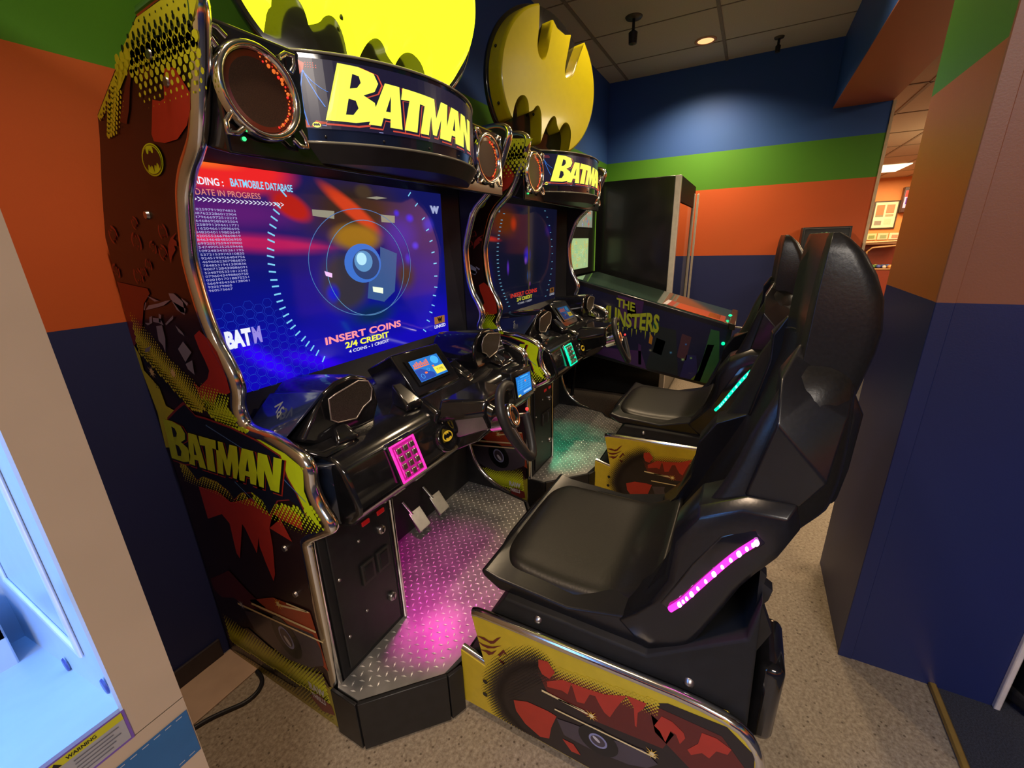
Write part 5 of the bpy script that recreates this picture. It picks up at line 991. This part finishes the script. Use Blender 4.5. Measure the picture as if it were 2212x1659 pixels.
# ------------------------------------------------------------------ pinball machine
pr = tag(empty('pinball_machine', (3.25, .6, 0)), 'pinball machine with yellow dripping THE MUNSTERS lettering on its dark side', 'pinball machine')
PXS = 2.975
body = [(.045, .825), (1.12, 1.108), (1.34, 1.10), (1.34, .60), (1.02, .56), (.150, .415), (.075, .425)]
mb = MB(); mb.prismx(body, PXS, 3.53, pm('pinball_black', (0.012, 0.012, 0.018), 0.3, coat=.3)); po = mb.build('cabinet', pr, bevel=.004)
f = lambda l: (lambda a, b: (PXS - .001 - l, a, b)); mb = MB()
put_poly2(mb, [(.075, .800), (1.11, 1.075), (1.05, .585), (.158, .435), (.105, .440)], f(0), P('art_night', (0.010, 0.012, 0.055)))
for pts, c in (([(.60, .96), (.78, 1.0), (.74, .80), (.62, .78)], (.06, .02, .12)), ([(.66, .95), (.72, .96), (.70, .84), (.64, .85)], (.16, .01, .03)), ([(.60, .62), (1.0, .62), (1.04, .60), (.55, .49)], (.05, .03, .13)), ([(.12, .79), (.17, .80), (.20, .60), (.24, .45), (.158, .437), (.10, .60)], (.03, .14, .05)), ([(.14, .70), (.18, .70), (.22, .50), (.26, .452), (.20, .445)], (.12, .20, .02)),
               ([(.24, .62), (.30, .62), (.33, .46), (.26, .452), (.22, .50)], (.02, .02, .14)), ([(.28, .74), (.34, .76), (.36, .60), (.30, .58)], (.08, .03, .05)), ([(.38, .78), (.50, .80), (.56, .50), (.34, .47)], (.014, .022, .028)), ([(.44, .70), (.50, .72), (.52, .62), (.46, .60)], (.03, .02, .08)),
               ([(.60, .66), (.62, .67), (.61, .52), (.59, .52)], (.22, .03, .01)), ([(.525, .72), (.545, .75), (.55, .68), (.53, .67)], (.55, .22, .02)), ([(.49, .82), (.53, .83), (.53, .76), (.49, .755)], (.02, .12, .06))):
    put_poly2(mb, pts, f(.0004), P('art_%d' % int(pts[0][0] * 1000), c))
for (a, b, r, c) in ((.31, .69, .012, (.05, .25, .8)), (.40, .625, .014, (.10, .35, .8)), (.27, .60, .014, (.25, .5, .2)), (.32, .585, .018, (.35, .6, .3)), (.535, .63, .016, (.25, .28, .2))): star(mb, (a, b), r, f(.0006), P('spot_%d' % int(a * 100), c))
DR = P('drip_yellow', (0.42, 0.50, 0.03))
def tp(u, w): return (PXS - .0022, .786 - u * .128, .922 - u * .034 + w * .060)
put_text(mb, 'THE', tp, DR, .03)
def tm_(u, w): k = u; return (PXS - .0022, .900 - u * .410, .775 + .03 * (1 - k) - .025 * k + w * (.115 + .015 * math.sin(k * 9)) )
put_text(mb, 'MUNSTERS', tm_, DR, .035)
for i in range(13):
    a = .89 - i * .031; z = .800 - (.89 - a) * .13; put_poly2(mb, [(a, z), (a - .008, z), (a - .004, z - .02 - .02 * ((i * 5) % 3))], f(.0012), DR)
mb.build('cabinet_art', po, fix=False)
mb = MB(); mb.hexa([(2.985, .05, .832), (3.525, .05, .838), (3.525, 1.10, 1.118), (2.985, 1.10, 1.112)], [(2.985, .05, .822), (3.525, .05, .828), (3.525, 1.10, 1.108), (2.985, 1.10, 1.102)], pm('playfield_glass', (0.05, 0.10, 0.08), 0.06, coat=1.0)); go = mb.build('playfield_glass', pr)
mb = MB(); gl = lambda x, y, l=.001: (x, y, .8335 + (y - .05) * .2667 + l)
def patch(x0, x1, y0, y1, m, sk=0): mb.poly([gl(x0, y0), gl(x1, y0 + sk), gl(x1, y1 + sk), gl(x0, y1)], m)
patch(2.99, 3.52, .10, .40, P('apron_orange', (0.50, 0.10, 0.05), .12), 0); patch(3.0, 3.52, .40, .42, STEEL); patch(3.0, 3.52, .42, .455, P('apron_red', (.35, .04, .03))); patch(3.0, 3.52, .455, .48, WHITEP)
patch(3.03, 3.20, .13, .20, P('card_orange', (0.85, 0.38, 0.03))); patch(3.27, 3.40, .12, .17, P('card_orange', (0.85, 0.38, 0.03)))
mb.build('apron', go, fix=False)
mb = MB(); mb.hexa([(2.965, .035, .84), (3.54, .035, .845), (3.54, .075, .855), (2.965, .075, .85)], [(2.965, .035, .80), (3.54, .035, .80), (3.54, .075, .81), (2.965, .075, .81)], STEEL); mb.mats[0] = pm('dark_bar', (.05, .04, .03), .3, .5); mb.build('lockdown_bar', pr, bevel=.006)
mb = MB(); mb.cyl((3.44, .04, .74), (3.44, -.03, .735), .006, .006, STEEL); mb.ball((3.44, -.035, .735), .013, STEEL, 10); mb.build('plunger', pr)
mb = MB(); mb.ball((2.966, .09, .715), .011, em('flipper_green', (0, .9, .35), 1.4), 8); mb.ball((3.18, .075, .862), .012, em('flipper_green', (0, .9, .35), 1.4), 8, (1.4, 1, .6)); mb.build('lit_button', pr)
for x in (2.995, 3.51):
    for (y, zt, yb) in ((.13, .50, .09), (1.24, .70, 1.30)):
        mb = MB(); mb.tube([(x, y, zt), (x, yb, .02)], .016, BLACKG, 8); mb.lathe([(.024, 0), (.024, .015), (.01, .02)], (x, yb, 0), (0, 0, 1), STEEL, 12); mb.build('leg', pr)
hd = MB(); hd.box(2.915, 3.60, 1.155, 1.42, 1.115, 1.79, pm('backbox_black', (0.014, 0.015, 0.014), 0.35)); ho = hd.build('backbox', pr, bevel=.005)
mb = MB(); GE = pm('green_reflection_trim', (0.20, 0.42, 0.06), 0.25, emit=(.2, .6, .05), es=.12)  # green reflection put into the trim colour and its faint glow
mb.tube([(3.585, 1.150, 1.12), (3.585, 1.150, 1.785), (2.93, 1.150, 1.785)], .005, GE, 8); mb.build('backbox_trim', ho)
mb = MB(); fq = lambda l: (lambda a, b: (a, 1.150 - l, b))
cols = [(.9, .9, .8), (.8, .3, .15), (.1, .5, .3), (.85, .75, .2), (.15, .2, .5), (.9, .9, .8), (.6, .15, .1)]
mb.poly([fq(0)(2.96, 1.46), fq(0)(3.50, 1.46), fq(0)(3.50, 1.76), fq(0)(2.96, 1.76)], em('backglass', (.30, .32, .25), .7))
rnd = random.Random(5)
for i in range(70):
    a = 2.98 + rnd.random() * .50; b = 1.475 + rnd.random() * .265; s = .012 + .022 * rnd.random(); star(mb, (a, b), s, fq(.001 + i * .00002), em('bg_%d' % (i % 7), cols[i % 7], .75), 4)
mb.poly([fq(0)(3.00, 1.16), fq(0)(3.42, 1.16), fq(0)(3.42, 1.38), fq(0)(3.00, 1.38)], em('score_panel', (.42, .60, .28), .8))
for i in range(60):
    a = 3.02 + rnd.random() * .38; b = 1.175 + rnd.random() * .19; ring(mb, (a, b), .010 + .015 * rnd.random(), .012, .003, fq(.001 + i * .00002), em('sc_%d' % (i % 4), [(.75, .75, .15), (.2, .6, .4), (.6, .8, .45), (.8, .5, .1)][i % 4], .7), 10)
tag(mb.build('backglass', ho, fix=False), 'lit backglass and score panel')

# ------------------------------------------------------------------ tall black cabinet by the far wall
tb = tag(empty('display_cabinet', (4.2, .95, 0)), 'tall black cabinet with a white edge and see-through glass front behind the pinball machine', 'cabinet')
BP = pm('black_laminate', (0.012, 0.013, 0.014), 0.22, coat=.25, scale=4, var=.3)
mb = MB(); mb.box(3.70, 3.735, .575, 1.42, .03, 1.81, BP); mb.build('side_wall', tb, bevel=.003)
mb = MB(); mb.box(3.695, 3.74, .532, .575, .03, 1.81, pm('white_edge', (0.62, 0.58, 0.52), 0.35)); mb.build('edge_trim', tb, bevel=.004)
mb = MB(); mb.box(3.735, 4.66, 1.38, 1.42, .03, 1.81, BP); mb.box(3.735, 4.66, .56, 1.40, 1.77, 1.81, BLACKM); mb.box(3.735, 4.66, .535, .56, 1.63, 1.81, BLACKM); mb.box(3.735, 4.66, .535, 1.40, .03, .55, BP); mb.build('carcass', tb)
def glass_mat():
    m, nt, b = nodes('clear_glass'); b.inputs['Base Color'].default_value = (.95, .97, .97, 1); b.inputs['Transmission Weight'].default_value = 1; b.inputs['Roughness'].default_value = 0.0; b.inputs['IOR'].default_value = 1.02; return m
CG = glass_mat()
mb = MB(); mb.box(3.745, 4.64, .545, .549, .56, 1.655, CG); mb.build('front_glass', tb); mb = MB(); mb.box(4.650, 4.654, .60, 1.37, .56, 1.76, CG); mb.build('side_glass', tb)
mb = MB(); AL = pm('aluminium', (0.62, 0.56, 0.45), 0.4, 0.3)
for x, y in ((4.60, .53), (4.645, .53), (4.665, .50)): mb.box(x, x + .014, y, y + .02, .03, 1.75, AL)
mb.box(4.614, 4.66, .54, .556, .03, 1.75, BLACK); mb.build('frame_post', tb, bevel=.002)

# ------------------------------------------------------------------ machine whose head stands at the far wall
sg = tag(empty('arcade_machine', (4.8, -.57, 0)), 'black machine against the far wall with green letters on its framed head', 'arcade machine')
mb = MB(); mb.box(4.55, 4.92, -.68, -.40, .02, 1.18, BLACK); mb.build('body', sg, bevel=.01)
mb = MB(); mb.prismy([(4.74, 1.18), (4.70, 1.21), (4.74, 1.418), (4.92, 1.418), (4.92, 1.18)], -.722, -.370, BLACK); so = mb.build('head', sg, bevel=.004)
mb = MB(); fh = lambda a, b: (4.695 + (b - 1.21) * .19 , a, b)
mb.tube([fh(-.385, 1.235), fh(-.385, 1.405), fh(-.708, 1.405), fh(-.708, 1.235)], .0025, pm('frame_line', (.12, .11, .12), .4), 6, closed=True)
GT = P('green_lettering', (0.22, 0.55, 0.22)); g2 = lambda a, b: (4.690 + (b - 1.21) * .19 , a, b)
for a, b, r in ((-.432, 1.332, .016), (-.462, 1.350, .015), (-.478, 1.357, .012), (-.513, 1.362, .010), (-.545, 1.366, .010), (-.565, 1.364, .008)): dot(mb, a, b, r, g2, GT, 12)
for i in range(5): mb.poly([g2(-.605 - i * .017, 1.352), g2(-.617 - i * .017, 1.352), g2(-.617 - i * .017, 1.360), g2(-.605 - i * .017, 1.360)], P('grey_line', (.05, .045, .05)))
mb.build('head_sign', so, fix=False)

# ------------------------------------------------------------------ prize machine in the left foreground
cr = tag(empty('prize_machine', (-.30, 1.0, 0)), 'cream prize machine at the left edge with a bright blue-lit compartment', 'prize machine')
CREAM = pm('cream_panel', (0.60, 0.47, 0.35), 0.42, scale=8, var=.03); WH = pm('white_laminate', (0.50, 0.60, 0.72), 0.35, var=.02)
YC = .60; XE = .147; XI = .0935; ZB = .790
fr = MB()
outer = [(-.80, .02), (XE, .02), (XE, 1.98), (-.80, 1.98)]
fr.box(XI, XE, YC, YC + .020, ZB - .001, 1.98, CREAM); fr.box(-.80, XE, YC, YC + .020, .02, ZB, CREAM); fr.box(-.80, -.74, YC, YC + .020, ZB, 1.98, CREAM); fr.box(-.74, XI, YC, YC + .020, 1.80, 1.98, CREAM)
fo = fr.build('front_panel', cr)
bx = MB(); bx.box(XE - .018, XE - .002, YC + .020, 1.42, .02, 1.98, CREAM); bx.box(-.80, -.784, YC + .020, 1.42, .02, 1.98, CREAM); bx.box(-.80, XE, 1.405, 1.42, .02, 1.98, CREAM); bx.box(-.80, XE, YC, 1.42, 1.965, 1.98, CREAM); bx.build('casing', cr)
ib = MB(); ib.box(XI + .004, XI + .012, YC + .022, 1.10, .55, 1.80, WH); ib.box(-.74, XI + .004, 1.10, 1.112, .55, 1.80, WH); ib.box(-.745, -.737, YC + .02, 1.10, .55, 1.80, WH); ib.box(-.74, XI + .004, YC + .02, 1.10, 1.80, 1.812, WH)
ib.hexa([(-.74, .622, .822), (XI + .004, .622, .822), (XI + .004, 1.10, .690), (-.74, 1.10, .690)], [(-.74, .622, .81), (XI + .004, .622, .81), (XI + .004, 1.10, .678), (-.74, 1.10, .678)], WH); io = ib.build('prize_compartment', cr); tag(io, 'white compartment washed in blue light')
sb = MB(); sb.box(-.70, .070, .98, 1.09, .775, .820, WH); sb.box(-.70, .070, .98, .985, .72, .82, WH); sb.build('shelf', io, bevel=.004)
sb = MB(); gy = XI + .002
sb.box(gy - .003, gy + .002, .71, .99, .86, .872, pm('gasket_white', (.75, .8, .9), .3)); sb.box(gy - .003, gy + .002, .985, .997, .86, 1.75, pm('gasket_white', (.75, .8, .9), .3)); sb.box(gy - .003, gy + .002, .70, .712, .86, 1.75, pm('gasket_white', (.75, .8, .9), .3)); sb.build('side_window_frame', io, bevel=.003)
sb = MB()
for p in ((gy, .648, .842), (gy, .83, .775)): sb.lathe([(0, .002), (.010, .002), (.011, 0)], p, (-1, 0, 0), P('screw_blue', (.05, .06, .25)), 12)
sb.lathe([(0, .004), (.007, .003), (.008, 0)], (.030, .980, .80), (0, -1, 0), STEEL, 12); sb.build('screw', io)
lamp('prize_light', 'AREA', (-.25, .86, 1.78), 13, (0.10, 0.34, 1.0), .6, sy=.3)
lamp('prize_light', 'AREA', (-.62, .80, 1.1), 2.5, (0.20, 0.50, 1.0), .5, rot=(0, math.radians(-90), 0))
st = MB(); fq = lambda l: (lambda a, b: (a, YC - .001 - l, b))
Z1, Z0 = .834, .789
st.poly([fq(0)(-.20, Z0), fq(0)(.0935, Z0), fq(0)(.0935, Z1 + .002), fq(0)(-.20, Z1 + .002)], P('violet_edge', (.20, .10, .50))); st.poly([fq(.0003)(-.20, Z0 + .003), fq(.0003)(.0905, Z0 + .003), fq(.0003)(.0905, Z1), fq(.0003)(-.20, Z1)], P('label_grey', (.42, .42, .46)))
st.poly([fq(.0006)(-.20, Z1 - .010), fq(.0006)(.0905, Z1 - .010), fq(.0006)(.0905, Z1), fq(.0006)(-.20, Z1)], P('label_yellow', (.62, .60, .02)))
st.poly([fq(.0009)(.026, Z1 - .009), fq(.0009)(.036, Z1 - .009), fq(.0009)(.031, Z1 - .001)], INK); put_text(st, 'WARNING', lambda a, b: fq(.0009)(.040 + a * .026, Z1 - .0075 + b * .005), INK, .02)
for i in range(5):
    z = Z1 - .016 - i * .0052; x1 = .084 - .006 * (i % 2) - .010 * (i == 4); st.poly([fq(.0009)(.044, z), fq(.0009)(x1, z), fq(.0009)(x1, z + .0018), fq(.0009)(.044, z + .0018)], P('label_text', (.16, .16, .20)))
ring(st, (.026, .803), .012, .010, .001, fq(.0009), P('label_text', (.16, .16, .20)), 20)
st.build('warning_label', fo, fix=False)
bl = MB(); bz1, bz0 = .762, .690
bl.poly([fq(0)(-.20, bz0), fq(0)(.1455, bz0), fq(0)(.1455, bz1 + .006), fq(0)(-.20, bz1 + .006)], P('blue_decal', (.025, .14, .38)))
for i in range(24):
    x = .132 - i * .0125
    for z in (bz1 + .001, bz0 + .005): bl.poly([fq(.0004)(x, z), fq(.0004)(x + .007, z), fq(.0004)(x + .007, z + .0014), fq(.0004)(x, z + .0014)], P('stitch_white', (.45, .5, .6)))
bl.poly([fq(.0006)(.060, .700), fq(.0006)(.086, .700), fq(.0006)(.092, .722), fq(.0006)(.078, .738), fq(.0006)(.062, .728)], P('decal_brown', (.13, .10, .10)))
bl.build('blue_decal', fo, fix=False)

# ------------------------------------------------------------------ cable, dark machine by the pillar
mb = MB(); mb.tube(smooth_path([(.514, 1.30, .0075), (.508, 1.262, .0075), (.492, 1.238, .0075), (.465, 1.226, .0075), (.430, 1.230, .0075), (.385, 1.262, .0075), (.335, 1.290, .0075), (.25, 1.31, .0075), (.165, 1.33, .0075)]), .0065, pm('cable_black', (0.010, 0.010, 0.014), 0.5), 10)
tag(mb.build('power_cable'), 'black power cable curving over the floor from under the printed cabinet side', 'cable')
dm = tag(empty('game_cabinet', (1.75, -1.3, 0)), 'black machine at the right edge beyond the navy pillar', 'arcade machine')
mb = MB(); mb.prismz([(1.44, -.862), (1.49, -.835), (2.2, -.835), (2.2, -1.75), (1.44, -1.75)], .03, 1.55, BLACKG); mb.build('body', dm, bevel=.02, seg=3)
mb = MB(); mb.prismz([(1.425, -.865), (1.485, -.825), (2.1, -.825), (2.1, -1.76), (1.425, -1.76)], .03, .075, BLACK); mb.build('plinth', dm, bevel=.012, seg=3)

# ------------------------------------------------------------------ things seen through the opening
def poster(x, y0, y1, z0, z1):
    t = tag(empty('framed_poster', (x, (y0 + y1) / 2, (z0 + z1) / 2)), 'framed poster with small pictures on the far orange wall through the opening', 'picture')
    mb = MB(); mb.box(x - .03, x, y0, y1, z0, z1, P('frame_dark', (.04, .025, .015))); mb.build('frame', t, bevel=.005)
    mb = MB(); mb.box(x - .034, x - .03, y0 + .03, y1 - .03, z0 + .03, z1 - .03, P('paper', (.75, .62, .42)))
    w, h = y1 - y0, z1 - z0
    for a0, a1, b0, b1, c in ((.12, .44, .50, .86, (.45, .16, .06)), (.52, .84, .56, .86, (.5, .2, .1)), (.52, .84, .44, .52, (.3, .28, .16)), (.12, .44, .44, .50, (.2, .2, .12)), (.14, .42, .14, .30, (.22, .2, .16)), (.52, .8, .16, .36, (.6, .5, .33))):
        mb.box(x - .037, x - .034, y1 - a1 * w, y1 - a0 * w, z0 + b0 * h, z0 + b1 * h, P('pp_%d' % int(c[0] * 1000 + b0 * 10), c))
    mb.build('print', t)
poster(14.19, -2.98, -2.50, 1.445, 2.085)
nt_ = tag(empty('neon_sign', (14.15, -3.1, 2.0)), 'red and white lit sign box beside the framed poster', 'sign')
mb = MB(); mb.box(14.02, 14.19, -3.24, -2.98, 1.80, 2.36, P('sign_case', (.05, .015, .01))); mb.build('case', nt_, bevel=.01)
mb = MB(); mb.box(14.01, 14.02, -3.22, -3.01, 1.90, 2.28, em('sign_white', (.9, .55, .6), 1.0)); mb.box(14.0, 14.01, -3.22, -3.01, 2.14, 2.28, em('sign_red', (1, .05, .03), 1.0)); mb.box(14.0, 14.01, -3.14, -3.04, 1.98, 2.12, em('sign_purple', (.12, .02, .3), 1.0)); mb.build('lit_face', nt_)
for i in range(3):
    t = MB(); y = -2.47 - i * .225; t.box(14.175, 14.19, y - .205, y, 1.195, 1.345, P('flyer_%d' % i, ((.55, .5, .25), (.5, .5, .3), (.7, .6, .42))[i]))
    t.box(14.17, 14.175, y - .17, y - .05, 1.225, 1.30, P('flyer_pic_%d' % i, ((.2, .25, .08), (.25, .3, .15), (.5, .25, .15))[i])); tag(t.build('flyer'), ('leftmost small flyer in the row under the framed poster', 'middle small flyer in the row under the framed poster', 'rightmost small flyer in the row under the framed poster')[i], 'flyer', 'flyers under the poster')
cl = tag(empty('claw_machine', (12.2, -2.5, 0)), 'red claw machine with a heap of small toys seen through the opening', 'claw machine')
RB = P('claw_red', (.22, .04, .02)); GD = P('claw_gold', (.5, .30, .12)); X0 = 12.0
mb = MB(); mb.box(X0, X0 + .8, -2.75, -1.90, .0, .62, RB); mb.box(X0 + .5, X0 + .8, -2.75, -1.9, .62, 1.14, RB); mb.box(X0, X0 + .8, -2.75, -1.9, 1.12, 1.18, P('claw_top', (.30, .16, .08))); mb.box(X0, X0 + .5, -1.96, -1.90, .62, 1.14, RB); mb.build('body', cl, bevel=.01)
mb = MB(); mb.tube([(X0 - .01, -2.16, .62), (X0 - .01, -2.16, .98), (X0 - .01, -2.24, 1.06), (X0 - .01, -2.66, 1.10), (X0 - .01, -2.72, 1.0), (X0 - .01, -2.72, .62)], .018, GD, 8, closed=True); mb.tube([(X0 - .01, -1.95, .45), (X0 - .01, -1.95, 1.15), (X0 - .01, -2.72, 1.19)], .014, GD, 8); mb.build('window_frame', cl)
rnd = random.Random(2); TC = [(.7, .05, .05), (.1, .3, .1), (.1, .15, .6), (.8, .8, .7), (.8, .4, .1), (.5, .5, .2)]
for i in range(20):
    t = MB(); c = (X0 + .07 + (i // 5) * .088, -2.23 - (i % 5) * .098, .662 + .006 * ((i * 7) % 3)); t.ball(c, .036 + .004 * ((i * 5) % 3), P('toy_%d' % (i % 6), TC[i % 6]), 8, (1, 1.1, .9)); tag(t.build('small_toy', origin=c), 'small coloured toy in the heap inside the claw machine', 'toy', 'toys in the claw machine')
hat = MB(); hat.box(12.3, 12.7, -1.98, -1.86, 1.181, 1.26, BLACK); tag(hat.build('black_box'), 'black box lying on top of the claw machine', 'box')
mb = MB(); mb.box(11.5, 12.7, -2.47, -1.93, 2.580, 2.594, em('ceiling_panel', (1.0, .78, .52), 2.2)); tag(mb.build('ceiling_panel'), 'bright rectangular light panel in the far room ceiling', 'ceiling light')
